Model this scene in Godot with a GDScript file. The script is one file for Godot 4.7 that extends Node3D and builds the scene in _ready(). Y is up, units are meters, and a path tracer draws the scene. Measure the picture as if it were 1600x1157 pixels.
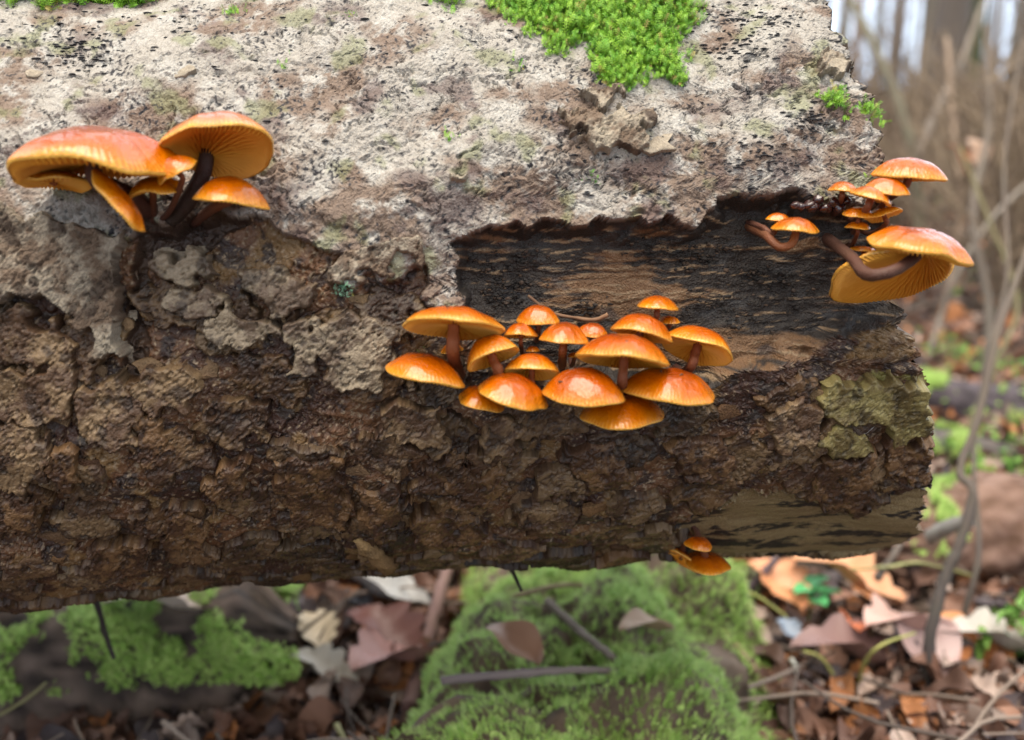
extends Node3D
# A rotting log in a winter wood with clusters of orange mushrooms. Log coordinates are (u, th):
# u metres along the log's axis, th radians round it (0 faces the path, positive is up).

const R := 0.198
const LOG_C := Vector3(0.0, 0.4334, -0.6899)
const LOG_A := Vector3(0.9963, 0.0315, -0.0799)
const LOG_B := Vector3(0.0799, 0.0, 0.9968)
const LOG_U := Vector3(-0.0314, 0.9995, 0.0025)
const FINE := 1.0          # share of the log's full resolution

var rng := RandomNumberGenerator.new()
var nlow := FastNoiseLite.new()
var nwarp := FastNoiseLite.new()
var nter := FastNoiseLite.new()
var nter2 := FastNoiseLite.new()
var ncrack := FastNoiseLite.new()
var ncrack2 := FastNoiseLite.new()
var nfine := FastNoiseLite.new()
var npatch := FastNoiseLite.new()
var nspeck := FastNoiseLite.new()
var ngrain := FastNoiseLite.new()
var nsoft := FastNoiseLite.new()
var ncell := FastNoiseLite.new()
var ncell2 := FastNoiseLite.new()
var sh := 0.0
var sc := Color()
var sr := 0
var M := {}
var names := {}

const SU0 := -0.48
const SDU := 0.004
const SNU := 192
const ST0 := -1.6
const SDT := 0.02
const SNT := 170
var f_cav: PackedFloat32Array
var f_up: PackedFloat32Array
var f_strip: PackedFloat32Array
var f_green: PackedFloat32Array
var f_shade_pit: PackedFloat32Array
var f_tan: PackedFloat32Array
var rim_pts: Array = [Vector2(-0.8821, 0.2371), Vector2(-0.6878, 0.2260), Vector2(-0.5467, 0.2209), Vector2(-0.3850, 0.2120), Vector2(-0.1931, 0.2014), Vector2(-0.0989, 0.1931), Vector2(0.0069, 0.1844), Vector2(0.1066, 0.1822), Vector2(0.2864, 0.1763), Vector2(0.4196, 0.1761), Vector2(0.5823, 0.1710), Vector2(0.7267, 0.1673), Vector2(0.8486, 0.1656), Vector2(1.0832, 0.1681)]


func _ready() -> void:
	rng.seed = 11
	# ---------------------------------------------------------------- camera, sky, light, exposure
	var cam := Camera3D.new()
	cam.name = "camera"
	cam.position = Vector3(0, 0.55, 0)
	cam.rotation_degrees = Vector3(-15, 0, 0)
	cam.fov = 39.986
	cam.near = 0.05
	cam.far = 400.0
	var attr := CameraAttributesPhysical.new()
	attr.frustum_focal_length = 32.98
	attr.frustum_focus_distance = 0.53
	attr.exposure_aperture = 4.5
	cam.attributes = attr
	add_child(cam)
	cam.fov = 39.986
	cam.near = 0.05
	cam.far = 400.0
	cam.current = true
	var env := Environment.new()
	env.background_mode = Environment.BG_SKY
	var sm := ProceduralSkyMaterial.new()
	sm.sky_top_color = Color(0.93, 0.97, 1.0)
	sm.sky_energy_multiplier = 1.25
	sm.sky_horizon_color = Color(0.60, 0.65, 0.72)
	sm.sky_curve = 0.35
	sm.ground_bottom_color = Color(0.16, 0.13, 0.11)
	sm.ground_horizon_color = Color(0.3, 0.28, 0.26)
	sm.sun_angle_max = 1.0
	var sky := Sky.new()
	sky.sky_material = sm
	env.sky = sky
	env.tonemap_mode = Environment.TONE_MAPPER_LINEAR
	env.tonemap_exposure = 2.3
	env.sdfgi_enabled = true
	env.ssao_enabled = true
	env.ssil_enabled = true
	var we := WorldEnvironment.new()
	we.name = "world_environment"
	we.environment = env
	add_child(we)
	var sun := DirectionalLight3D.new()
	sun.name = "sun"
	sun.light_energy = 0.85
	sun.light_color = Color(1.0, 0.96, 0.9)
	sun.light_angular_distance = 50.0
	sun.shadow_enabled = true
	sun.rotation_degrees = Vector3(-74, -24, 0)
	add_child(sun)

	make_noises()
	make_materials()
	make_ground()
	make_forest()
	make_log()
	make_moss()
	make_mushrooms()
	make_small_things()


# ==================================================================== helpers
func numbered(called: String, parent: Node = self) -> String:
	var key := str(parent.get_instance_id()) + called
	var k: int = names.get(key, -1) + 1
	names[key] = k
	return called if k == 0 else "%s_%03d" % [called, k]

func meta(o: Node, label: String, category: String, group := "") -> void:
	o.set_meta("label", label)
	o.set_meta("category", category)
	if group != "":
		o.set_meta("group", group)

func thing(called: String, at: Vector3, label: String, category: String, group := "") -> Node3D:
	var o := Node3D.new()
	o.name = numbered(called)
	o.position = at
	add_child(o, true)
	meta(o, label, category, group)
	return o

func noise(freq: float, octaves: int, sd: int, kind := FastNoiseLite.TYPE_SIMPLEX_SMOOTH) -> FastNoiseLite:
	var n := FastNoiseLite.new()
	n.noise_type = kind
	n.frequency = freq
	n.seed = sd
	n.fractal_type = FastNoiseLite.FRACTAL_FBM if octaves > 1 else FastNoiseLite.FRACTAL_NONE
	n.fractal_octaves = octaves
	return n

func make_noises() -> void:      # frequencies per millimetre
	nlow = noise(0.011, 2, 1)
	nwarp = noise(0.07, 3, 2)
	nter = noise(0.022, 3, 3)
	nter2 = noise(0.085, 3, 4)
	ncrack = noise(0.075, 1, 5, FastNoiseLite.TYPE_CELLULAR)
	ncrack.cellular_return_type = FastNoiseLite.RETURN_DISTANCE2_SUB
	ncrack2 = noise(0.2, 1, 6, FastNoiseLite.TYPE_CELLULAR)
	ncrack2.cellular_return_type = FastNoiseLite.RETURN_DISTANCE2_SUB
	nfine = noise(0.35, 3, 7)
	npatch = noise(0.03, 4, 8)
	nspeck = noise(0.3, 2, 9)
	ngrain = noise(0.16, 3, 10)
	nsoft = noise(0.035, 2, 33)
	ncell = noise(0.058, 1, 31, FastNoiseLite.TYPE_CELLULAR)
	ncell.cellular_return_type = FastNoiseLite.RETURN_CELL_VALUE
	ncell2 = noise(0.15, 1, 32, FastNoiseLite.TYPE_CELLULAR)
	ncell2.cellular_return_type = FastNoiseLite.RETURN_CELL_VALUE

func noise_tex(freq: float, octaves: int, sd: int, lo: Color, hi: Color, size := 512, as_normal := false, bump := 6.0) -> NoiseTexture2D:
	var t := NoiseTexture2D.new()
	t.width = size
	t.height = size
	t.seamless = true
	t.noise = noise(freq, octaves, sd)
	if as_normal:
		t.as_normal_map = true
		t.bump_strength = bump
	else:
		var g := Gradient.new()
		g.set_color(0, lo)
		g.set_color(1, hi)
		t.color_ramp = g
	return t

func mat(called: String, color := Color.WHITE, rough := 0.8, vcol := true) -> StandardMaterial3D:
	var m := StandardMaterial3D.new()
	m.resource_name = called
	m.albedo_color = color
	m.roughness = rough
	m.vertex_color_use_as_albedo = vcol
	m.cull_mode = BaseMaterial3D.CULL_DISABLED
	M[called] = m
	return m

func tri(m: StandardMaterial3D, scale: float) -> void:
	m.uv1_triplanar = true
	m.uv1_world_triplanar = true
	m.uv1_scale = Vector3.ONE * scale

func make_materials() -> void:
	var bark := mat("bark", Color.WHITE, 0.72)
	bark.albedo_texture = noise_tex(0.05, 4, 21, Color(0.76, 0.75, 0.74), Color(1, 1, 1), 1024)
	bark.heightmap_enabled = true
	bark.heightmap_texture = noise_tex(0.06, 5, 22, Color.BLACK, Color.WHITE, 1024)
	bark.heightmap_scale = 0.08
	bark.metallic_specular = 0.4
	tri(bark, 11.0)
	var damp := mat("damp_bark", Color.WHITE, 0.52)
	damp.albedo_texture = bark.albedo_texture
	damp.heightmap_enabled = true
	damp.heightmap_texture = bark.heightmap_texture
	damp.heightmap_scale = 0.045
	tri(damp, 11.0)
	var wood := mat("wood", Color.WHITE, 0.62)
	wood.albedo_texture = bark.albedo_texture
	wood.heightmap_enabled = true
	wood.heightmap_texture = bark.heightmap_texture
	wood.heightmap_scale = 0.1
	tri(wood, 11.0)
	var cap := mat("cap", Color.WHITE, 0.24)
	cap.metallic_specular = 0.36
	cap.clearcoat_enabled = true
	cap.clearcoat = 0.6
	cap.clearcoat_roughness = 0.08
	cap.heightmap_enabled = true
	cap.heightmap_texture = noise_tex(0.05, 4, 23, Color.BLACK, Color.WHITE, 512)
	cap.heightmap_scale = 0.07
	cap.backlight = Color(0.6, 0.6, 0.6)
	tri(cap, 18.0)
	var gill := mat("gill", Color.WHITE, 0.6)
	gill.backlight = Color(0.7, 0.7, 0.7)
	var stem := mat("stem", Color.WHITE, 0.6)
	stem.heightmap_enabled = true
	stem.heightmap_texture = cap.heightmap_texture
	stem.heightmap_scale = 0.05
	tri(stem, 40.0)
	var moss := mat("moss", Color.WHITE, 0.55)
	moss.backlight = Color(0.6, 0.6, 0.6)
	var leaf := mat("leaf", Color.WHITE, 0.65)
	leaf.backlight = Color(0.2, 0.2, 0.2)
	mat("twig", Color.WHITE, 0.8)
	mat("crumb", Color.WHITE, 0.75)
	var soil := mat("soil", Color.WHITE, 0.9)
	soil.albedo_texture = noise_tex(0.03, 5, 25, Color(0.5, 0.45, 0.4), Color(1, 1, 1), 512)
	tri(soil, 3.0)
	var jelly := mat("jelly", Color.WHITE, 0.12)
	jelly.clearcoat_enabled = true
	jelly.clearcoat = 0.6
	jelly.clearcoat_roughness = 0.05
	mat("thread", Color(0.75, 0.75, 0.75), 0.5, false)

func smooth_normals(v: PackedVector3Array, idx: PackedInt32Array) -> PackedVector3Array:
	var n := PackedVector3Array()
	n.resize(v.size())
	for k in range(0, idx.size(), 3):
		var a := idx[k]
		var b := idx[k + 1]
		var c := idx[k + 2]
		var f := (v[c] - v[a]).cross(v[b] - v[a])
		n[a] += f
		n[b] += f
		n[c] += f
	for k in n.size():
		n[k] = n[k].normalized()
	return n

func array_mesh(v: PackedVector3Array, n: PackedVector3Array, c: PackedColorArray, idx: PackedInt32Array, m: Material) -> ArrayMesh:
	var arr := []
	arr.resize(Mesh.ARRAY_MAX)
	arr[Mesh.ARRAY_VERTEX] = v
	arr[Mesh.ARRAY_NORMAL] = n if n.size() else smooth_normals(v, idx)
	if c.size():
		arr[Mesh.ARRAY_COLOR] = c
	arr[Mesh.ARRAY_INDEX] = idx
	var am := ArrayMesh.new()
	am.add_surface_from_arrays(Mesh.PRIMITIVE_TRIANGLES, arr)
	am.surface_set_material(0, m)
	return am

func put(called: String, mesh: Mesh, parent: Node = self) -> MeshInstance3D:
	var o := MeshInstance3D.new()
	o.name = numbered(called, parent)
	o.mesh = mesh
	parent.add_child(o, true)
	return o

func scatter(called: String, mesh: Mesh, xf: Array, cols: PackedColorArray, parent: Node = self) -> MultiMeshInstance3D:
	var mm := MultiMesh.new()
	mm.transform_format = MultiMesh.TRANSFORM_3D
	mm.use_colors = true
	mm.mesh = mesh
	mm.instance_count = xf.size()
	for k in xf.size():
		mm.set_instance_transform(k, xf[k])
		mm.set_instance_color(k, cols[k])
	var o := MultiMeshInstance3D.new()
	o.name = numbered(called, parent)
	o.multimesh = mm
	o.set_meta("kind", "stuff")
	parent.add_child(o, true)
	return o

func mixc(a: Color, b: Color, t: float) -> Color:
	return a.lerp(b, clampf(t, 0.0, 1.0))

func tube(pts: Array, r0: float, r1: float, sides: int, c0: Color, c1: Color, rough := 0.0, power := 1.0) -> Array:   # [verts, normals, colours, indices] of a bent tapered tube
	var v := PackedVector3Array()
	var c := PackedColorArray()
	var idx := PackedInt32Array()
	var n := pts.size()
	var side := Vector3.ZERO
	for k in n:
		var d: Vector3 = (pts[mini(k + 1, n - 1)] - pts[maxi(k - 1, 0)]).normalized()
		if side == Vector3.ZERO:
			side = d.cross(Vector3(0.31, 0.2, 0.93)).normalized()
		side = (side - d * side.dot(d)).normalized()
		var up := d.cross(side)
		var t := float(k) / (n - 1)
		var r := lerpf(r0, r1, t)
		for j in sides:
			var a := TAU * j / sides
			var rr := r * (1.0 + rough * nwarp.get_noise_2d(j * 9.0 + k * 3.1, k * 11.0 + r0 * 70000.0))
			v.append(pts[k] + (side * cos(a) + up * sin(a)) * rr)
			c.append(c0.lerp(c1, pow(t, power)))
	for k in n - 1:
		for j in sides:
			var a := k * sides + j
			var b := k * sides + (j + 1) % sides
			idx.append_array([a, a + sides, b, b, a + sides, b + sides])
	v.append(pts[0])
	c.append(c0)
	v.append(pts[n - 1])
	c.append(c1)
	for j in sides:
		idx.append_array([v.size() - 2, j, (j + 1) % sides])
		idx.append_array([v.size() - 1, (n - 1) * sides + (j + 1) % sides, (n - 1) * sides + j])
	return [v, PackedVector3Array(), c, idx]

func curve(ctrl: Array, n: int) -> Array:       # Catmull-Rom through the points
	var out := []
	var m := ctrl.size() - 1
	for k in n:
		var t := float(k) / (n - 1) * m
		var i := mini(int(t), m - 1)
		var p0: Vector3 = ctrl[maxi(i - 1, 0)]
		var p3: Vector3 = ctrl[mini(i + 2, m)]
		out.append((ctrl[i] as Vector3).cubic_interpolate(ctrl[i + 1], p0, p3, t - i))
	return out

func tube_mesh(ctrl: Array, n: int, r0: float, r1: float, sides: int, c0: Color, c1: Color, m: Material, rough := 0.0, power := 1.0) -> ArrayMesh:
	var t := tube(curve(ctrl, n), r0, r1, sides, c0, c1, rough, power)
	return array_mesh(t[0], t[1], t[2], t[3], m)

func join(parts: Array, m: Material) -> ArrayMesh:
	var v := PackedVector3Array()
	var n := PackedVector3Array()
	var c := PackedColorArray()
	var idx := PackedInt32Array()
	for p in parts:
		var base := v.size()
		v.append_array(p[0])
		n.append_array(p[1] if p[1].size() else smooth_normals(p[0], p[3]))
		c.append_array(p[2])
		for i in p[3]:
			idx.append(i + base)
	return array_mesh(v, n, c, idx, m)


# ==================================================================== the log's surface
func on_log(u: float, th: float, h: float) -> Vector3:
	return LOG_C + LOG_A * u + (LOG_B * cos(th) + LOG_U * sin(th)) * (R + h)

func out_of_log(th: float) -> Vector3:
	return LOG_B * cos(th) + LOG_U * sin(th)

func poly_dist(p: Vector2, poly: Array) -> float:      # metres, positive inside; poly in (u, th)
	var inside := false
	var best := 1e9
	var x := p.x
	var y := p.y * R
	var n := poly.size()
	var ax: float = poly[n - 1].x
	var ay: float = poly[n - 1].y * R
	for k in n:
		var bx: float = poly[k].x
		var by: float = poly[k].y * R
		if (by > y) != (ay > y) and x < (ax - bx) * (y - by) / (ay - by) + bx:
			inside = not inside
		var ex := bx - ax
		var ey := by - ay
		var t := clampf(((x - ax) * ex + (y - ay) * ey) / maxf(ex * ex + ey * ey, 1e-12), 0.0, 1.0)
		var dx := x - ax - ex * t
		var dy := y - ay - ey * t
		best = minf(best, dx * dx + dy * dy)
		ax = bx
		ay = by
	return sqrt(best) if inside else -sqrt(best)

func field(poly: Array) -> PackedFloat32Array:
	var f := PackedFloat32Array()
	f.resize(SNU * SNT)
	for j in SNT:
		for i in SNU:
			f[j * SNU + i] = poly_dist(Vector2(SU0 + i * SDU, ST0 + j * SDT), poly)
	return f

func look_up(f: PackedFloat32Array, u: float, th: float) -> float:
	var x := clampf((u - SU0) / SDU, 0.0, SNU - 1.01)
	var y := clampf((th - ST0) / SDT, 0.0, SNT - 1.01)
	var i := int(x)
	var j := int(y)
	var fx := x - i
	var fy := y - j
	var k := j * SNU + i
	return lerpf(lerpf(f[k], f[k + 1], fx), lerpf(f[k + SNU], f[k + SNU + 1], fx), fy)

func rim_u(th: float) -> float:
	var last: Vector2 = rim_pts[rim_pts.size() - 1]
	var e: float = lerpf(0.205, rim_pts[0].y, smoothstep(-PI, rim_pts[0].x, th))
	if th >= last.x:
		e = lerpf(last.y, 0.205, smoothstep(last.x, PI, th))
	else:
		for k in rim_pts.size() - 1:
			if th >= rim_pts[k].x and th <= rim_pts[k + 1].x:
				e = lerpf(rim_pts[k].y, rim_pts[k + 1].y, (th - rim_pts[k].x) / (rim_pts[k + 1].x - rim_pts[k].x))
				break
	return e + nwarp.get_noise_1d(th * R * 1600.0) * 0.006 + nfine.get_noise_1d(th * R * 1500.0) * 0.002

func low_height(u: float, th: float) -> float:
	var h := nlow.get_noise_2d(u * 1000.0, th * R * 1000.0) * 0.006
	if th < -0.35:
		var b := 0.0
		if u < -0.19:
			b = lerpf(0.006, -0.002, clampf((u + 0.33) / 0.14, 0.0, 1.0))
		elif u < 0.03:
			b = -0.003
		else:
			b = lerpf(-0.003, 0.003, clampf((u - 0.03) / 0.2, 0.0, 1.0))
		h += b * clampf((-0.35 - th) / 0.4, 0.0, 1.0)
	return h

func terrace(t: float, sharp: float) -> float:
	var k := floorf(t)
	return k + smoothstep(1.0 - sharp, 1.0, t - k)

func surface(u: float, th: float, colours := true) -> void:    # sets sh (m), sc, sr
	var x := u * 1000.0
	var y := th * R * 1000.0
	var w1 := nwarp.get_noise_2d(x, y)
	var w2 := nwarp.get_noise_2d(x + 731.0, y - 290.0)
	var s1 := nsoft.get_noise_2d(x, y)
	var s2 := nsoft.get_noise_2d(x + 900.0, y)
	var uu := u + s1 * 0.007 + w1 * 0.0028
	var tt := th + s2 * 0.032 + w2 * 0.012
	var h := low_height(u, th)
	var d_cav := look_up(f_cav, uu, tt)
	var d_strip := look_up(f_strip, u + w1 * 0.012, th + w2 * 0.05)
	var g := nfine.get_noise_2d(x, y)
	sr = 0
	if d_cav > 0.0:
		# rotten hollow: grain runs along the log
		sr = 1
		var gr := ngrain.get_noise_2d(x * 0.04 + s1 * 2.0, y * 1.6 + s2 * 4.0 + 0.06 * x)
		var lump := nter2.get_noise_2d(x * 0.8, y * 1.3)
		h += -0.002 - 0.011 * smoothstep(0.0, 0.006, d_cav) - 0.004 * smoothstep(0.006, 0.03, d_cav) + gr * 0.0007 + lump * 0.0009 + g * 0.0004
		if colours:
			var p := npatch.get_noise_2d(x * 0.3 + 90.0, y * 1.2)
			var dark := Color(0.034, 0.026, 0.022)
			var tan := Color(0.21, 0.115, 0.055)
			sc = mixc(dark, tan, smoothstep(0.02, 0.34, p + gr * 0.55 + 0.34 * smoothstep(-0.006, 0.008, look_up(f_tan, uu, tt)) - 0.06))
			sc = mixc(sc, Color(0.32, 0.22, 0.13), smoothstep(0.34, 0.5, gr + nspeck.get_noise_2d(x * 0.25, y * 2.0) * 0.4))
			sc = mixc(sc, Color(0.05, 0.05, 0.055), 0.6 * smoothstep(0.26, 0.44, npatch.get_noise_2d(x - 300.0, y * 2.0)))
		sh = h
		return
	if d_strip > 0.0:
		sr = 2
		var gr := ngrain.get_noise_2d(x * 0.16 + w1 * 4.0, y * 1.5 + w2 * 3.0)
		h += -0.0035 * smoothstep(0.0, 0.003, d_strip) + gr * 0.0005
		if colours:
			sc = mixc(Color(0.24, 0.17, 0.085), Color(0.33, 0.25, 0.13), gr + 0.4)
			sc = mixc(sc, Color(0.012, 0.01, 0.01), smoothstep(0.10, 0.24, npatch.get_noise_2d(x * 0.5 + 40.0, y * 1.3) + ngrain.get_noise_2d(x * 0.5, y * 2.0) * 0.35))
		sh = h
		return
	var d_up := look_up(f_up, uu, tt)
	var up := smoothstep(-0.0004, 0.0008, d_up)
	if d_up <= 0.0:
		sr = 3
	var d_shade_pit := look_up(f_shade_pit, uu, tt)
	var pit := smoothstep(-0.001, 0.003, d_shade_pit)
	h += up * 0.0062 - pit * 0.0075
	var rough := 1.0 - 0.62 * smoothstep(0.0, 0.09, d_up)
	# layered flakes with sharp edges
	var t1 := nter.get_noise_2d(x * 0.5 + w1 * 6.0, y + w2 * 6.0) * 4.2
	var t2 := nter2.get_noise_2d(x * 0.8 + w2 * 3.0, y) * 3.0
	var cx := x * 0.48 + w1 * 5.0 + g * 1.2
	var cy := y + w2 * 5.0
	var c1 := ncell.get_noise_2d(cx, cy)
	var c2 := ncell2.get_noise_2d(cx + 40.0, cy)
	h += terrace(t1, 0.16) * 0.0009 * rough + terrace(t2, 0.22) * 0.0001 * rough + c1 * 0.0007 * rough + c2 * 0.00022 * rough
	var cm := npatch.get_noise_2d(x * 0.5 + 400.0, y * 0.5)
	var ck := 1.0 - smoothstep(0.0, 0.10, ncrack.get_noise_2d(x * 0.8 + w1 * 8.0, y + w2 * 8.0) + 1.0)
	var ck2 := 1.0 - smoothstep(0.0, 0.14, ncrack2.get_noise_2d(x * 0.8 + w1 * 3.0, y + w2 * 3.0) + 1.0)
	h -= ck * 0.0022 * smoothstep(-0.15, 0.15, cm) + ck2 * 0.0008 * smoothstep(-0.25, 0.1, -cm + 0.1)
	var fis := 1.0 - smoothstep(0.0, 0.07, absf(nsoft.get_noise_2d(x * 0.22 + w1 * 4.0, y * 1.3 + w2 * 6.0)))
	h -= fis * 0.0014 * smoothstep(-0.1, 0.25, npatch.get_noise_2d(x * 0.4, y * 0.6 + 700.0))
	h += g * lerpf(0.0002, 0.00034, rough)
	var e := rim_u(th) - u
	if e < 0.012:
		h -= 0.003 * pow(1.0 - clampf(e / 0.012, 0.0, 1.0), 2.0)
	sh = h
	if not colours:
		return
	var p1 := npatch.get_noise_2d(x * 0.55, y * 0.75)
	var p2 := npatch.get_noise_2d(x * 1.7 + 1000.0, y * 1.7)
	var k1 := floorf(t1)
	var f1 := 0.5 + 0.28 * c1 + 0.22 * c2 + 0.2 * (fposmod(sin(k1 * 12.9) * 437.5, 1.0) - 0.5)
	var sp := nspeck.get_noise_2d(x, y)
	if d_up > 0.0:
		sc = mixc(Color(0.23, 0.17, 0.135), Color(0.40, 0.378, 0.347), smoothstep(-0.34, 0.12, p1 + 0.25 * (f1 - 0.5) + 5.0 * (clampf(d_up, 0.0, 0.13) - 0.07)))
		sc = mixc(sc, Color(0.47, 0.456, 0.43), smoothstep(-0.05, 0.5, sp * 0.35 + p2))
		sc = mixc(sc, Color(0.13, 0.088, 0.085), 0.7 * smoothstep(0.2, 0.5, npatch.get_noise_2d(x * 0.7 + 1500.0, y * 0.8) + 0.12 * sp + 0.5 * (f1 - 0.5) - 2.0 * (d_up - 0.06)))
		sc = mixc(sc, Color(0.22, 0.24, 0.12), 0.6 * smoothstep(0.2, 0.45, npatch.get_noise_2d(x - 800.0, y + 300.0)))
		sc = mixc(sc, Color(0.035, 0.033, 0.04), smoothstep(0.44, 0.56, sp + 0.6 * npatch.get_noise_2d(x + 600.0, y * 1.4)))
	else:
		var a := mixc(Color(0.052, 0.022, 0.012), Color(0.17, 0.080, 0.036), smoothstep(-0.25, 0.3, p1 + 0.5 * (f1 - 0.5)))  # damp inner bark, its colour darkened further for the shade between plates
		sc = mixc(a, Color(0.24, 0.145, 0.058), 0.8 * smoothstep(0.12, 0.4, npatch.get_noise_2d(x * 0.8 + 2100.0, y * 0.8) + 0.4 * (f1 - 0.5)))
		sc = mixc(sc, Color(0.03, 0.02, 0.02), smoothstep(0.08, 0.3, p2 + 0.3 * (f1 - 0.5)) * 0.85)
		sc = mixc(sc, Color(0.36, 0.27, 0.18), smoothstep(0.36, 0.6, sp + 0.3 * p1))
	if d_shade_pit > 0.0:
		sc = mixc(Color(0.055, 0.032, 0.025), Color(0.11, 0.065, 0.042), p1 + 0.5)  # hollow under the wavy caps; its dark colour includes the shadow there
	if look_up(f_green, uu, tt) > 0.0:
		sc = mixc(sc, Color(0.27, 0.25, 0.07), 0.85 * smoothstep(-0.15, 0.25, p2 + sp * 0.3))

func log_point(u: float, th: float, lift := 0.0) -> Vector3:
	surface(u, th, false)
	return on_log(u, th, sh + lift)

func make_log() -> void:
	f_cav = field([Vector2(-0.0452, 0.2495), Vector2(-0.0325, 0.2626), Vector2(-0.0167, 0.2750), Vector2(-0.0134, 0.2934), Vector2(0.0118, 0.2881), Vector2(0.0371, 0.2796), Vector2(0.0532, 0.2907), Vector2(0.0706, 0.2662), Vector2(0.0794, 0.2772), Vector2(0.0922, 0.3198), Vector2(0.1153, 0.3446), Vector2(0.1344, 0.3031), Vector2(0.1574, 0.3033), Vector2(0.1803, 0.2856), Vector2(0.2134, 0.2706), Vector2(0.2135, 0.0500), Vector2(0.1869, 0.0230), Vector2(0.1737, 0.0011), Vector2(0.1575, -0.0372), Vector2(0.1443, -0.0509), Vector2(0.1247, -0.0892), Vector2(0.1116, -0.1085), Vector2(0.0986, -0.1299), Vector2(0.0823, -0.1671), Vector2(0.0488, -0.1391), Vector2(0.0160, -0.1171), Vector2(-0.0163, -0.0682), Vector2(-0.0316, 0.0274), Vector2(-0.0356, 0.1087), Vector2(-0.0412, 0.1732)])
	f_up = field([Vector2(-0.3347, 1.3236), Vector2(0.2987, 1.3348), Vector2(0.2468, 0.2474), Vector2(0.1803, 0.2856), Vector2(0.1574, 0.3066), Vector2(0.1344, 0.3031), Vector2(0.1154, 0.3479), Vector2(0.0922, 0.3198), Vector2(0.0794, 0.2740), Vector2(0.0706, 0.2630), Vector2(0.0532, 0.2875), Vector2(0.0371, 0.2765), Vector2(0.0118, 0.2850), Vector2(-0.0134, 0.2902), Vector2(-0.0247, 0.2672), Vector2(-0.0442, 0.2477), Vector2(-0.0391, 0.1727), Vector2(-0.0348, 0.0957), Vector2(-0.0469, 0.0763), Vector2(-0.0584, 0.1140), Vector2(-0.0597, 0.1930), Vector2(-0.0770, 0.1781), Vector2(-0.1002, 0.1708), Vector2(-0.0963, 0.2167), Vector2(-0.1070, 0.2472), Vector2(-0.1158, 0.2835), Vector2(-0.1307, 0.3180), Vector2(-0.1671, 0.3225), Vector2(-0.1958, 0.2974), Vector2(-0.2035, 0.2681), Vector2(-0.2270, 0.2918), Vector2(-0.3147, 0.3107)])
	f_strip = field([Vector2(0.0780, -0.8503), Vector2(0.0795, -0.6637), Vector2(0.0953, -0.5817), Vector2(0.1072, -0.5040), Vector2(0.1415, -0.5436), Vector2(0.1619, -0.5852), Vector2(0.1855, -0.6696), Vector2(0.1959, -0.5904), Vector2(0.2204, -0.5031), Vector2(0.2735, -1.1103), Vector2(0.1987, -1.1072), Vector2(0.1220, -1.1120)])
	f_shade_pit = field([Vector2(-0.1970, 0.3320), Vector2(-0.1579, 0.3363), Vector2(-0.1355, 0.3002), Vector2(-0.1617, 0.2528), Vector2(-0.1857, 0.2488), Vector2(-0.1917, 0.1453), Vector2(-0.1918, 0.0036), Vector2(-0.1988, -0.0436), Vector2(-0.2129, -0.0596), Vector2(-0.2031, 0.0146), Vector2(-0.1993, 0.1933)])
	f_tan = field([Vector2(0.0011, 0.1636), Vector2(0.0267, 0.1817), Vector2(0.0617, 0.1580), Vector2(0.0728, 0.1154), Vector2(0.0679, 0.0681), Vector2(0.0485, 0.0565), Vector2(0.0165, 0.0836), Vector2(0.0810, -0.0009), Vector2(0.1138, 0.0109), Vector2(0.1438, -0.0083), Vector2(0.1867, 0.0398), Vector2(0.1876, -0.0278), Vector2(0.1579, -0.0631), Vector2(0.1150, -0.1130), Vector2(0.0887, -0.1415), Vector2(0.0650, -0.0817), Vector2(0.0356, 0.0515), Vector2(0.0070, 0.0987)])
	f_green = field([Vector2(0.1464, -0.1674), Vector2(0.1663, -0.1455), Vector2(0.1888, -0.1556), Vector2(0.1866, -0.2470), Vector2(0.1668, -0.2813), Vector2(0.1519, -0.2459)])
	# rows run round the log, columns along it; both are fine where the bark is in view
	var ths := PackedFloat32Array()
	var th := -PI
	while th < PI - 0.004:
		ths.append(th)
		var step := 0.06
		if th > -1.30 and th < 1.40:
			step = lerpf(0.0038, 0.0056, smoothstep(0.55, 1.2, absf(th - 0.05))) / FINE
		th += step
	var us := PackedFloat32Array()
	var uc := -1.5
	while uc < -0.37:
		us.append(uc)
		uc += 0.05 if uc < -0.42 else 0.01
	var nf := int(790 * FINE)
	var n0 := us.size()
	var nr := ths.size()
	var nc := n0 + nf
	var v := PackedVector3Array()
	var c := PackedColorArray()
	var reg := PackedByteArray()
	v.resize(nr * nc)
	c.resize(nr * nc)
	reg.resize(nr * nc)
	for j in nr:
		var t := ths[j]
		var e := rim_u(t)
		var o := LOG_B * cos(t) + LOG_U * sin(t)
		for i in nc:
			var u := us[i] if i < n0 else lerpf(-0.36, e, float(i - n0) / (nf - 1))
			surface(u, t)
			var k := j * nc + i
			v[k] = LOG_C + LOG_A * u + o * (R + sh)
			c[k] = sc
			reg[k] = sr
	var n := PackedVector3Array()
	n.resize(nr * nc)
	for j in nr:
		var ja := ((j + nr - 1) % nr) * nc
		var jb := ((j + 1) % nr) * nc
		for i in nc:
			var ia := maxi(i - 1, 0)
			var ib := mini(i + 1, nc - 1)
			n[j * nc + i] = (v[j * nc + ib] - v[j * nc + ia]).cross(v[jb + i] - v[ja + i]).normalized()
	var lg := thing("fallen_log", Vector3.ZERO, "thick rotting log with flaking bark and a dark hollow, raised above the leaf litter", "log")
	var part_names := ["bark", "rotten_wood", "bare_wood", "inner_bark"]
	var mats := [M.bark, M.wood, M.wood, M.damp_bark]
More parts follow.
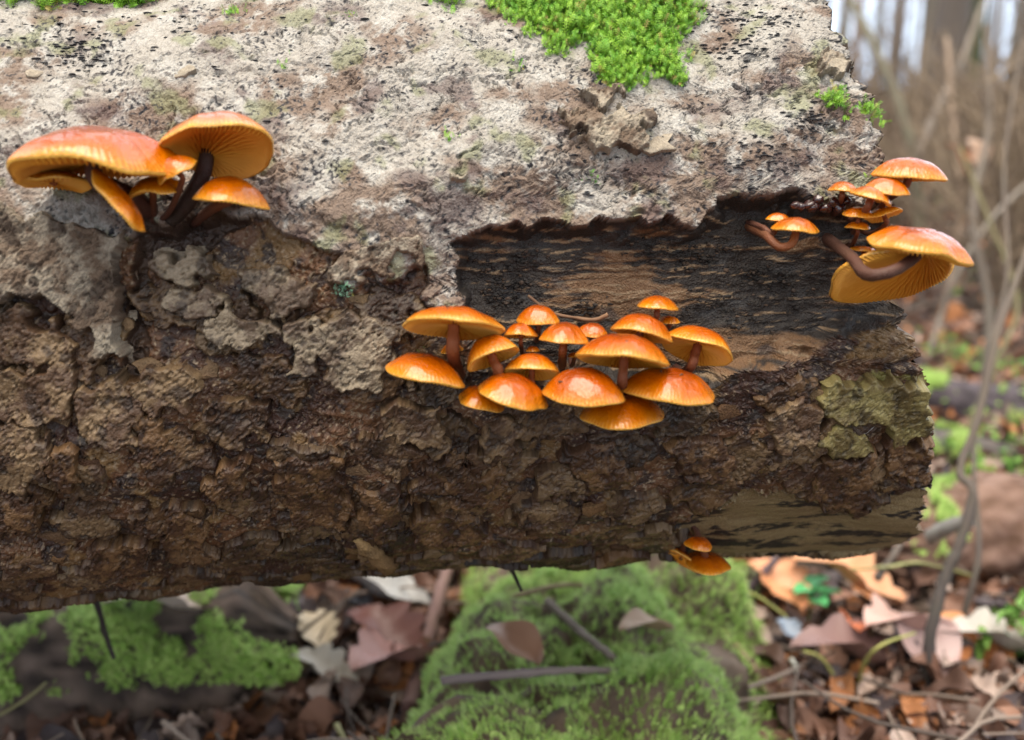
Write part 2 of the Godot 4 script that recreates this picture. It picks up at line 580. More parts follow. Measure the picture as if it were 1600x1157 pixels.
	for r in 4:
		var remap := PackedInt32Array()
		remap.resize(nr * nc)
		remap.fill(-1)
		var pv := PackedVector3Array()
		var pn := PackedVector3Array()
		var pc := PackedColorArray()
		var idx := PackedInt32Array()
		for j in nr:
			var j2 := (j + 1) % nr
			for i in nc - 1:
				var q := [j * nc + i, j * nc + i + 1, j2 * nc + i + 1, j2 * nc + i]
				if reg[q[0]] != r:
					continue
				for k in 4:
					var s: int = q[k]
					if remap[s] < 0:
						remap[s] = pv.size()
						pv.append(v[s])
						pn.append(n[s])
						pc.append(c[s])
					q[k] = remap[s]
				idx.append(q[0])
				idx.append(q[2])
				idx.append(q[1])
				idx.append(q[0])
				idx.append(q[3])
				idx.append(q[2])
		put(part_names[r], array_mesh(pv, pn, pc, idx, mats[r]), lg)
	# sawn end
	for side in 2:
		var ev := PackedVector3Array()
		var ec := PackedColorArray()
		var ei := PackedInt32Array()
		var ring := 26
		for k in ring:
			for j in range(0, nr, 3):
				var p := v[j * nc + (nc - 1 if side else 0)]
				var mid := LOG_C + LOG_A * (0.205 if side else -1.5)
				ev.append(mid.lerp(p, 1.0 - float(k) / (ring - 1)) + LOG_A * (0.003 * ngrain.get_noise_2d(cos(ths[j]) * (ring - k) * 8.0, sin(ths[j]) * (ring - k) * 8.0) if k else 0.0))
				var rg := 0.5 + 0.5 * sin(k * 2.4)
				ec.append(mixc(Color(0.10, 0.065, 0.04), Color(0.2, 0.14, 0.085), 0.5 * rg + 0.25 + 1.2 * npatch.get_noise_2d(cos(ths[j]) * (ring - k) * 8.0, sin(ths[j]) * (ring - k) * 8.0)))
		var m := ev.size() / ring
		for k in ring - 1:
			for j in m:
				var a := k * m + j
				var b := k * m + (j + 1) % m
				if side:
					ei.append_array([a, b, a + m, b, b + m, a + m])
				else:
					ei.append_array([a, a + m, b, b, a + m, b + m])
		put("cut_end", array_mesh(ev, PackedVector3Array(), ec, ei, M.wood), lg)
	make_plates(lg)

# a slab of bark that lies on the log, with broken edges
func plate(lg: Node3D, poly: Array, thick: float, ca: Color, cb: Color, sd: float, lift := 0.0, called := "bark_plate") -> void:
	var lo := Vector2(9, 9)
	var hi := Vector2(-9, -9)
	for p in poly:
		lo = lo.min(p)
		hi = hi.max(p)
	lo -= Vector2(0.004, 0.02)
	hi += Vector2(0.004, 0.02)
	var st := 0.00075
	var nx := int((hi.x - lo.x) / st) + 2
	var ny := int((hi.y - lo.y) * R / st) + 2
	var v := PackedVector3Array()
	var c := PackedColorArray()
	var dd := PackedFloat32Array()
	for j in ny:
		var th := lo.y + j * st / R
		for i in nx:
			var u := lo.x + i * st
			var x := u * 1000.0
			var y := th * R * 1000.0
			var w1 := nwarp.get_noise_2d(x * 1.3 + sd, y * 1.3)
			var w2 := nwarp.get_noise_2d(x * 1.3, y * 1.3 + sd)
			var d := poly_dist(Vector2(u + nsoft.get_noise_2d(x * 1.6 + sd, y * 1.6) * 0.007 + w1 * 0.003, th + nsoft.get_noise_2d(x * 1.6, y * 1.6 + sd) * 0.034 + w2 * 0.013), poly)
			d = minf(d, rim_u(th) - u - 0.001)
			dd.append(d)
			if d < -0.004:
				v.append(Vector3.ZERO)
				c.append(ca)
				continue
			var t1 := nter.get_noise_2d(x * 0.9 + sd * 3.0, y * 1.2) * 3.2
			var t2 := nter2.get_noise_2d(x * 0.9, y * 1.3 + sd) * 2.6
			var ck := 1.0 - smoothstep(0.0, 0.10, ncrack.get_noise_2d(x * 1.1 + w1 * 9.0 + sd, y * 1.1 + w2 * 9.0) + 1.0)
			var ck2 := 1.0 - smoothstep(0.0, 0.13, ncrack2.get_noise_2d(x * 0.9 + w1 * 4.0, y + w2 * 4.0 + sd) + 1.0)
			var cx := x * 0.7 + w1 * 4.0
			var cy := y + w2 * 4.0
			var c1 := ncell.get_noise_2d(cx + sd * 40.0, cy)
			var c2 := ncell2.get_noise_2d(cx, cy + sd * 40.0)
			var h := terrace(t1, 0.18) * 0.0005 + terrace(t2, 0.25) * 0.0001 + c1 * 0.0003 + c2 * 0.0001 - ck * 0.0018 - ck2 * 0.0008 + nfine.get_noise_2d(x, y) * 0.0004
			var edge := smoothstep(-0.0012, 0.0006, d)
			h = low_height(u, th) + 0.001 + (thick + h + lift * (1.0 - smoothstep(0.0, 0.012, d))) * edge - 0.005 * (1.0 - edge)
			v.append(on_log(u, th, h))
			var f1 := 0.5 + 0.25 * c1 + 0.25 * c2
			var sp := nspeck.get_noise_2d(x, y + sd)
			var col := mixc(ca, cb, smoothstep(-0.3, 0.35, npatch.get_noise_2d(x * 1.4 + sd * 5.0, y * 1.4) + 0.6 * (f1 - 0.5) + sp * 0.3))
			col = mixc(col, Color(ca.r * 0.35, ca.g * 0.33, ca.b * 0.35), smoothstep(0.16, 0.4, npatch.get_noise_2d(x * 2.0, y * 2.0 + sd * 9.0)) * 0.8)
			c.append(col)
	var remap := PackedInt32Array()
	remap.resize(nx * ny)
	remap.fill(-1)
	var pv := PackedVector3Array()
	var pc := PackedColorArray()
	var idx := PackedInt32Array()
	for j in ny - 1:
		for i in nx - 1:
			var q := [j * nx + i, j * nx + i + 1, (j + 1) * nx + i + 1, (j + 1) * nx + i]
			var keep := true
			for k in 4:
				keep = keep and dd[q[k]] >= -0.004
			if not keep:
				continue
			for k in 4:
				var s: int = q[k]
				if remap[s] < 0:
					remap[s] = pv.size()
					pv.append(v[s])
					pc.append(c[s])
				q[k] = remap[s]
			idx.append_array([q[0], q[2], q[1], q[0], q[3], q[2]])
	if idx.size():
		put(called, array_mesh(pv, PackedVector3Array(), pc, idx, M.damp_bark if thick < 0.008 else M.bark), lg)

func make_plates(lg: Node3D) -> void:
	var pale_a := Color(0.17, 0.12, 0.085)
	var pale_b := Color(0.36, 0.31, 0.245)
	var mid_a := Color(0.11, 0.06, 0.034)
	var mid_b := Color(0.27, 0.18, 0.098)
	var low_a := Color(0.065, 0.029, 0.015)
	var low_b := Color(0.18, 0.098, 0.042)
	var pale := [
		[Vector2(-0.2738, 0.3560), Vector2(-0.2385, 0.3642), Vector2(-0.2150, 0.3124), Vector2(-0.2004, 0.2783), Vector2(-0.1999, 0.1934), Vector2(-0.2044, 0.1017), Vector2(-0.2150, 0.0965), Vector2(-0.2320, 0.1393), Vector2(-0.2464, 0.1612), Vector2(-0.2757, 0.1680)],
		[Vector2(-0.2190, 0.1208), Vector2(-0.2041, 0.1172), Vector2(-0.2022, 0.0383), Vector2(-0.2088, 0.0048), Vector2(-0.2168, 0.0181)],
		[Vector2(-0.0467, 0.4051), Vector2(-0.0356, 0.4160), Vector2(-0.0340, 0.3894), Vector2(-0.0433, 0.3750)],
		[Vector2(0.0246, 0.6145), Vector2(0.0412, 0.6268), Vector2(0.0507, 0.6132), Vector2(0.0318, 0.5679)],
		[Vector2(0.0153, 0.5473), Vector2(0.0350, 0.5617), Vector2(0.0574, 0.5482), Vector2(0.0541, 0.4606), Vector2(0.0377, 0.4433), Vector2(0.0178, 0.4988)],
		[Vector2(-0.0900, 0.2544), Vector2(-0.0760, 0.2718), Vector2(-0.0591, 0.2556), Vector2(-0.0575, 0.1957), Vector2(-0.0656, 0.2225), Vector2(-0.0770, 0.1781), Vector2(-0.1002, 0.1708)],
		[Vector2(0.1483, 0.6977), Vector2(0.1594, 0.7172), Vector2(0.1700, 0.6870), Vector2(0.1635, 0.6528), Vector2(0.1501, 0.6554)],
	]
	for k in pale.size():
		plate(lg, pale[k], 0.0085 if k < 2 else 0.0085, pale_a, pale_b, 13.0 * k + 3.0, 0.0012)
	var mid := [
		[Vector2(-0.2764, 0.1345), Vector2(-0.2499, 0.1359), Vector2(-0.2331, 0.0900), Vector2(-0.2237, 0.0438), Vector2(-0.2270, -0.0033), Vector2(-0.2446, -0.0083), Vector2(-0.2793, 0.0233)],
		[Vector2(-0.2803, -0.0084), Vector2(-0.2449, -0.0179), Vector2(-0.2246, 0.0089), Vector2(-0.2249, -0.0529), Vector2(-0.2331, -0.1182), Vector2(-0.2465, -0.1492), Vector2(-0.2848, -0.1235)],
		[Vector2(-0.2244, -0.0564), Vector2(-0.2032, -0.0374), Vector2(-0.2002, -0.0935), Vector2(-0.2036, -0.1989), Vector2(-0.2242, -0.2108), Vector2(-0.2301, -0.1365)],
		[Vector2(-0.2859, -0.1493), Vector2(-0.2583, -0.1402), Vector2(-0.2458, -0.1708), Vector2(-0.2481, -0.2602), Vector2(-0.2655, -0.3577), Vector2(-0.2952, -0.3285)],
		[Vector2(-0.2000, -0.0301), Vector2(-0.1719, -0.0049), Vector2(-0.1697, -0.0683), Vector2(-0.1814, -0.1337), Vector2(-0.1982, -0.1286)],
		[Vector2(-0.1246, 0.0713), Vector2(-0.1091, 0.0786), Vector2(-0.1088, 0.0144), Vector2(-0.1114, -0.0676), Vector2(-0.1249, -0.0388), Vector2(-0.1262, 0.0108)],
		[Vector2(-0.1070, 0.0749), Vector2(-0.0905, 0.0836), Vector2(-0.0751, 0.0672), Vector2(-0.0752, 0.0058), Vector2(-0.0803, -0.0934), Vector2(-0.0916, -0.1110), Vector2(-0.1095, -0.0852)],
		[Vector2(-0.1454, 0.2167), Vector2(-0.1257, 0.2124), Vector2(-0.1112, 0.1499), Vector2(-0.1176, 0.1279), Vector2(-0.1303, 0.0964), Vector2(-0.1376, 0.1170)],
		[Vector2(-0.0316, -0.2109), Vector2(-0.0103, -0.2272), Vector2(-0.0130, -0.3238), Vector2(-0.0271, -0.3230), Vector2(-0.0335, -0.2749)],
		[Vector2(-0.0808, -0.1317), Vector2(-0.0524, -0.1763), Vector2(-0.0502, -0.2896), Vector2(-0.0696, -0.2626), Vector2(-0.0855, -0.2376)],
		[Vector2(0.1440, -0.2737), Vector2(0.1630, -0.2697), Vector2(0.1781, -0.3723), Vector2(0.1706, -0.3810), Vector2(0.1522, -0.3626)],
		[Vector2(0.1418, -0.1568), Vector2(0.1663, -0.1455), Vector2(0.1903, -0.1468), Vector2(0.2009, -0.1778), Vector2(0.2079, -0.3381), Vector2(0.1908, -0.3542), Vector2(0.1767, -0.2640), Vector2(0.1595, -0.2686), Vector2(0.1464, -0.2343)],
		[Vector2(-0.1823, 0.1663), Vector2(-0.1567, 0.1681), Vector2(-0.1543, 0.1209), Vector2(-0.1700, 0.0934), Vector2(-0.1811, 0.1117)],
		[Vector2(-0.1586, 0.1375), Vector2(-0.1305, 0.0838), Vector2(-0.1331, 0.0206), Vector2(-0.1533, 0.0097), Vector2(-0.1615, 0.0598)],
		[Vector2(-0.1827, 0.2513), Vector2(-0.1586, 0.2537), Vector2(-0.1532, 0.1983), Vector2(-0.1686, 0.1786), Vector2(-0.1835, 0.1897)],
		[Vector2(0.1136, -0.2240), Vector2(0.1368, -0.1927), Vector2(0.1452, -0.2538), Vector2(0.1443, -0.3374), Vector2(0.1231, -0.3298)],
	]
	for k in mid.size():
		var olive := k == 10 or k == 11
		var grey := k in [5, 6, 7, 12, 13, 14]
		plate(lg, mid[k], 0.005, Color(0.15, 0.11, 0.04) if olive else (Color(0.15, 0.105, 0.072) if grey else mid_a), Color(0.31, 0.26, 0.10) if olive else (Color(0.33, 0.265, 0.185) if grey else mid_b), 17.0 * k + 5.0, 0.001)
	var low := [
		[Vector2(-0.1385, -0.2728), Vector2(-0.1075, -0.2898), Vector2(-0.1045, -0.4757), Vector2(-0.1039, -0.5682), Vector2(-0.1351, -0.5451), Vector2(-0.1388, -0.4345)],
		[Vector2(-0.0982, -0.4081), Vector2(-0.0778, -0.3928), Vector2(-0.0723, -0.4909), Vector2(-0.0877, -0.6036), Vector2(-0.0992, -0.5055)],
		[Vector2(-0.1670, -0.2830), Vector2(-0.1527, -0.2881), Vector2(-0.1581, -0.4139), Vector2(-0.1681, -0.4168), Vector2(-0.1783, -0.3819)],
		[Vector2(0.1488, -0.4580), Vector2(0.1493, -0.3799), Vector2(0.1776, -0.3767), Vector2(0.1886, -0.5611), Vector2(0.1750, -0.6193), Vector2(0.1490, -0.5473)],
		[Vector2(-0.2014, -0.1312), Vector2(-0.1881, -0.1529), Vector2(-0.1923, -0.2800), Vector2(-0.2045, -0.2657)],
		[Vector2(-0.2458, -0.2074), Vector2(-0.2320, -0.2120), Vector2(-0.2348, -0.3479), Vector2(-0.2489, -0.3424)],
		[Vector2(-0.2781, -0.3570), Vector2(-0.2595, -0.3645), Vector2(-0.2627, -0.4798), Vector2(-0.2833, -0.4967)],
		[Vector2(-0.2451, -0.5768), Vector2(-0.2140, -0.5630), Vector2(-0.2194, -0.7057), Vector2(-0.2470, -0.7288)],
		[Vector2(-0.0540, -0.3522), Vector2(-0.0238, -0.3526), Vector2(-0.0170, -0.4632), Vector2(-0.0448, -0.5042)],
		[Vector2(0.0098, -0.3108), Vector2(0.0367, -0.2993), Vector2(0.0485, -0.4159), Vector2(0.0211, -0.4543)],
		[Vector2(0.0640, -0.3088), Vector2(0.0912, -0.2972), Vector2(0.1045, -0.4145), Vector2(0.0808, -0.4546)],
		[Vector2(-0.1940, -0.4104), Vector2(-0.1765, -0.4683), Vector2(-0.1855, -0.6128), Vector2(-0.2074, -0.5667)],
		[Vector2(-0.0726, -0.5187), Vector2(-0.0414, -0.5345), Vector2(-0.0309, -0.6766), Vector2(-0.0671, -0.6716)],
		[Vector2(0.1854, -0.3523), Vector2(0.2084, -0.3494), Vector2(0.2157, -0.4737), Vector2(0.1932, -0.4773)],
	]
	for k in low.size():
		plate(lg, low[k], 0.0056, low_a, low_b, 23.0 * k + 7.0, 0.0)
	# thin cracked sheets of inner bark
	var taken := []
	for k in 400:
		var u := rng.randf_range(-0.31, 0.19)
		var th := rng.randf_range(-1.05, 0.15)
		if look_up(f_cav, u, th) > -0.012 or look_up(f_strip, u, th) > -0.008 or look_up(f_up, u, th) > -0.012 or look_up(f_shade_pit, u, th) > -0.008 or u > rim_u(th) - 0.02:
			continue
		var free := true
		for q in taken:
			free = free and Vector2(u - q.x, (th - q.y) * R).length() > 0.027
		if not free:
			continue
		taken.append(Vector2(u, th))
		var poly := []
		var m := 5 + rng.randi() % 3
		for j in m:
			var a := TAU * (j + rng.randf_range(-0.25, 0.25)) / m
			var rr := rng.randf_range(0.011, 0.017)
			poly.append(Vector2(u + cos(a) * rr * 1.35, th + sin(a) * rr / R))
		var warm := rng.randf()
		var damp := rng.randf_range(0.45, 1.0)
		plate(lg, poly, rng.randf_range(0.0018, 0.0036), low_a.lerp(mid_a, warm) * damp, low_b.lerp(mid_b, warm) * damp, 31.0 * k + 11.0, 0.0006)
	# small loose flakes
	for k in 150:
		var u := rng.randf_range(-0.33, 0.2)
		var th := rng.randf_range(-1.0, 0.75)
		if look_up(f_cav, u, th) > -0.006 or look_up(f_strip, u, th) > -0.004 or u > rim_u(th) - 0.012:
			continue
		var up := look_up(f_up, u, th) > 0.0
		if up and rng.randf() < 0.93:
			continue
		var ca := pale_b if up else mid_b.lerp(mid_a, rng.randf())
		if not up and rng.randf() < 0.4:
			ca = low_a.lerp(low_b, rng.randf())
		flake(lg, u, th, rng.randf_range(0.0022, 0.0065), ca)

func flake(lg: Node3D, u: float, th: float, size: float, col: Color) -> void:
	var n := 9
	surface(u, th, false)
	var h0 := sh
	var o := out_of_log(th)
	var up := LOG_A.cross(o) * -1.0
	var tilt_a := rng.randf_range(-0.22, 0.22)
	var tilt_b := rng.randf_range(-0.1, 0.3)
	var v := PackedVector3Array()
	var c := PackedColorArray()
	var idx := PackedInt32Array()
	var mid := on_log(u, th, h0)
	var long := rng.randf_range(1.1, 2.0)
	var rad := []
	for j in n:
		rad.append(size * rng.randf_range(0.45, 1.2))
	for ring in 4:
		var share: float = [0.45, 0.93, 1.0, 0.96][ring]
		var high: float = [0.0016, 0.0014, 0.0008, -0.0025][ring]
		for j in n:
			var a := TAU * j / n
			var pa: float = cos(a) * rad[j] * share * long
			var pb: float = sin(a) * rad[j] * share
			v.append(mid + LOG_A * pa + up * pb + o * (high + tilt_a * pa - tilt_b * pb + rng.randf_range(-0.0003, 0.0003)))
			c.append(col * rng.randf_range(0.75, 1.2))
	v.append(mid + o * 0.0015)
	c.append(col)
	for j in n:
		var j2 := (j + 1) % n
		idx.append_array([4 * n, j2, j])
		for ring in 3:
			var a := ring * n
			idx.append_array([a + j, a + j2, a + n + j, a + j2, a + n + j2, a + n + j])
	put("bark_flake", array_mesh(v, PackedVector3Array(), c, idx, M.bark), lg)


# ==================================================================== moss
var moss_shoot: ArrayMesh

func make_shoot() -> void:
	var v := PackedVector3Array()
	var n := PackedVector3Array()
	var c := PackedColorArray()
	var idx := PackedInt32Array()
	for lev in 10:
		var y := 0.0006 + lev * 0.00095
		var ln := 0.0028 * (1.0 - lev * 0.05)
		for k in 3:
			var a := lev * 1.1 + k * TAU / 3.0
			var d := Vector3(cos(a), 0, sin(a))
			var s := Vector3(-sin(a), 0, cos(a)) * 0.00027
			var p := Vector3(0, y, 0)
			var q := p + d * ln * 0.5 + Vector3.UP * ln * 0.38
			var e := p + d * ln + Vector3.UP * ln * 0.45
			var b := v.size()
			v.append_array([p, q - s, q + s, e])
			var nn := (Vector3.UP - d * 0.5).normalized()
			n.append_array([nn, nn, nn, nn])
			var col := Color.WHITE * rng.randf_range(0.85, 1.15)
			c.append_array([col, col, col, col])
			idx.append_array([b, b + 1, b + 2, b + 2, b + 1, b + 3])
	moss_shoot = array_mesh(v, n, c, idx, M.moss)

func moss_patch(poly: Array, step: float, size: float, label: String, ca := Color(0.10, 0.30, 0.012), cb := Color(0.26, 0.48, 0.03), ragged := 0.006, lift := 0.0) -> void:
	var lo := Vector2(9, 9)
	var hi := Vector2(-9, -9)
	for p in poly:
		lo = lo.min(p)
		hi = hi.max(p)
	var mid := (lo + hi) / 2.0
	var base := log_point(mid.x, mid.y)
	var xf := []
	var cols := PackedColorArray()
	var nx := int((hi.x - lo.x + 0.012) / step)
	var ny := int((hi.y - lo.y + 0.06) * R / step)
	for j in ny:
		for i in nx:
			var u := lo.x - 0.006 + (i + rng.randf()) * step
			var th := lo.y - 0.03 + (j + rng.randf()) * step / R
			var d := poly_dist(Vector2(u, th), poly) + nwarp.get_noise_2d(u * 1000.0, th * R * 1000.0) * ragged * 2.0
			if d < 0.0 or rng.randf() > smoothstep(0.0, 0.004, d) * 0.8 + 0.25:
				continue
			var cl := nwarp.get_noise_2d(u * 1700.0 + 300.0, th * R * 1700.0)
			var o := out_of_log(th)
			var dir := (o * 0.8 + Vector3.UP * 0.25 + Vector3(rng.randfn(), rng.randfn(), rng.randfn()) * 0.55).normalized()
			var sx := dir.cross(Vector3(rng.randfn(), rng.randfn(), rng.randfn())).normalized()
			var s := size * rng.randf_range(0.65, 1.2) * (1.0 + 0.5 * cl) * (0.6 + 0.4 * smoothstep(0.0, 0.01, d))
			var at := log_point(u, th, lift - 0.0004 + maxf(cl, 0.0) * 0.004 * smoothstep(0.0, 0.012, d) + 0.0025 * smoothstep(0.0, 0.02, d) * rng.randf())
			xf.append(Transform3D(Basis(sx, dir, sx.cross(dir)).scaled(Vector3.ONE * s), at - base))
			cols.append(ca.lerp(cb, clampf(0.5 + rng.randfn() * 0.35, 0.0, 1.0)) if rng.randf() > 0.06 else Color(0.30, 0.26, 0.06))
	if xf.is_empty():
		return
	var t := thing("moss_patch", base, label, "moss")
	scatter("shoots", moss_shoot, xf, cols, t)

func make_moss() -> void:
	make_shoot()
	moss_patch([Vector2(-0.0138, 1.2038), Vector2(0.1054, 1.1550), Vector2(0.0916, 0.8383), Vector2(0.0846, 0.8143), Vector2(0.0797, 0.7444), Vector2(0.0821, 0.6791), Vector2(0.0760, 0.6396), Vector2(0.0565, 0.6535), Vector2(0.0506, 0.6094), Vector2(0.0378, 0.6235), Vector2(0.0318, 0.6483), Vector2(0.0308, 0.7104), Vector2(0.0275, 0.7550), Vector2(0.0127, 0.7626), Vector2(0.0019, 0.8073), Vector2(-0.0052, 0.8866), Vector2(-0.0162, 0.9480)], 0.0012, 0.72, "large bright green moss cushion spreading over the top of the log")
	moss_patch([Vector2(-0.3193, 1.4424), Vector2(-0.2022, 1.4462), Vector2(-0.1893, 1.0417), Vector2(-0.2131, 1.0054), Vector2(-0.2387, 0.9888), Vector2(-0.2907, 0.9928)], 0.0017, 1.1, "long strip of green moss along the log's skyline above the big wavy cap")
	moss_patch([Vector2(-0.0544, 1.2227), Vector2(-0.0217, 1.2074), Vector2(-0.0258, 1.0000), Vector2(-0.0384, 0.9411), Vector2(-0.0477, 0.9622)], 0.0019, 1.0, "green moss tuft just beside the large moss cushion")
	moss_patch([Vector2(-0.1509, 1.2748), Vector2(-0.1363, 1.2660), Vector2(-0.1331, 1.0044), Vector2(-0.1415, 0.9997)], 0.0014, 0.8, "small moss tuft on pale bark at the top of log")
	moss_patch([Vector2(-0.1581, 0.9461), Vector2(-0.1509, 0.9692), Vector2(-0.1418, 0.9574), Vector2(-0.1438, 0.9396), Vector2(-0.1551, 0.9275)], 0.0013, 0.6, "flat little moss streak on pale bark above the gilled cap", Color(0.1, 0.3, 0.012), Color(0.26, 0.48, 0.03), 0.002)
	moss_patch([Vector2(-0.0938, 0.9015), Vector2(-0.0856, 0.9167), Vector2(-0.0835, 0.8880), Vector2(-0.0915, 0.8789)], 0.0013, 0.55, "tiny moss tuft alone on the pale upper bark", Color(0.1, 0.3, 0.012), Color(0.26, 0.48, 0.03), 0.002)
	moss_patch([Vector2(-0.1277, 0.7255), Vector2(-0.1193, 0.7742), Vector2(-0.1188, 0.7237), Vector2(-0.1238, 0.7100)], 0.0014, 0.55, "small moss tuft on cracked bark above the leaning cap", Color(0.1, 0.3, 0.012), Color(0.26, 0.48, 0.03), 0.002)
	moss_patch([Vector2(0.1464, 0.5908), Vector2(0.1549, 0.6046), Vector2(0.1615, 0.5502), Vector2(0.1542, 0.5332), Vector2(0.1470, 0.5679)], 0.0013, 0.75, "moss tuft near the sawn rim above a dark specked patch")
	moss_patch([Vector2(0.1634, 0.5369), Vector2(0.1689, 0.5731), Vector2(0.1733, 0.5350), Vector2(0.1714, 0.4937), Vector2(0.1640, 0.4916)], 0.0013, 0.75, "moss tuft hugging the sawn rim of the log")
	moss_patch([Vector2(-0.0070, 0.7288), Vector2(0.0009, 0.7492), Vector2(0.0018, 0.7056), Vector2(-0.0059, 0.6719)], 0.0014, 0.6, "little moss sprig under the edge of the moss cushion", Color(0.1, 0.3, 0.012), Color(0.26, 0.48, 0.03), 0.002)
	moss_patch([Vector2(-0.0455, 0.5288), Vector2(-0.0403, 0.5385), Vector2(-0.0387, 0.5099), Vector2(-0.0432, 0.5004)], 0.0014, 0.6, "tiny green sprig on purple brown bark by a pale flake", Color(0.1, 0.3, 0.012), Color(0.26, 0.48, 0.03), 0.002)
	moss_patch([Vector2(0.0228, 0.5119), Vector2(0.0341, 0.5133), Vector2(0.0394, 0.4876), Vector2(0.0287, 0.4793)], 0.0014, 0.5, "dull moss caught in the ragged raised bark scrap", Color(0.06, 0.17, 0.02), Color(0.15, 0.3, 0.05), 0.002)
	moss_patch([Vector2(0.0195, 0.3968), Vector2(0.0275, 0.4051), Vector2(0.0347, 0.3904), Vector2(0.0288, 0.3784), Vector2(0.0209, 0.3833)], 0.0014, 0.45, "thin moss streak on bark above the dark hollow", Color(0.06, 0.2, 0.02), Color(0.15, 0.34, 0.05), 0.002)
	moss_patch([Vector2(-0.1012, 0.1585), Vector2(-0.0971, 0.1701), Vector2(-0.0920, 0.1564), Vector2(-0.0929, 0.1347), Vector2(-0.0992, 0.1283)], 0.0009, 0.42, "blue green lichen spot under the edge of the pale bark", Color(0.16, 0.36, 0.22), Color(0.28, 0.50, 0.34), 0.002, 0.003)
	moss_patch([Vector2(0.1618, 0.3751), Vector2(0.1692, 0.3803), Vector2(0.1703, 0.3667), Vector2(0.1632, 0.3615)], 0.0013, 0.5, "tiny moss sprig behind the small caps at the log's end", Color(0.1, 0.3, 0.012), Color(0.26, 0.48, 0.03), 0.002)
	moss_patch([Vector2(-0.0697, -0.0054), Vector2(-0.0609, -0.0044), Vector2(-0.0621, -0.0240), Vector2(-0.0687, -0.0255)], 0.0013, 0.45, "tiny moss sprig growing behind the outermost cap of the middle cluster", Color(0.08, 0.22, 0.012), Color(0.2, 0.38, 0.03), 0.002)


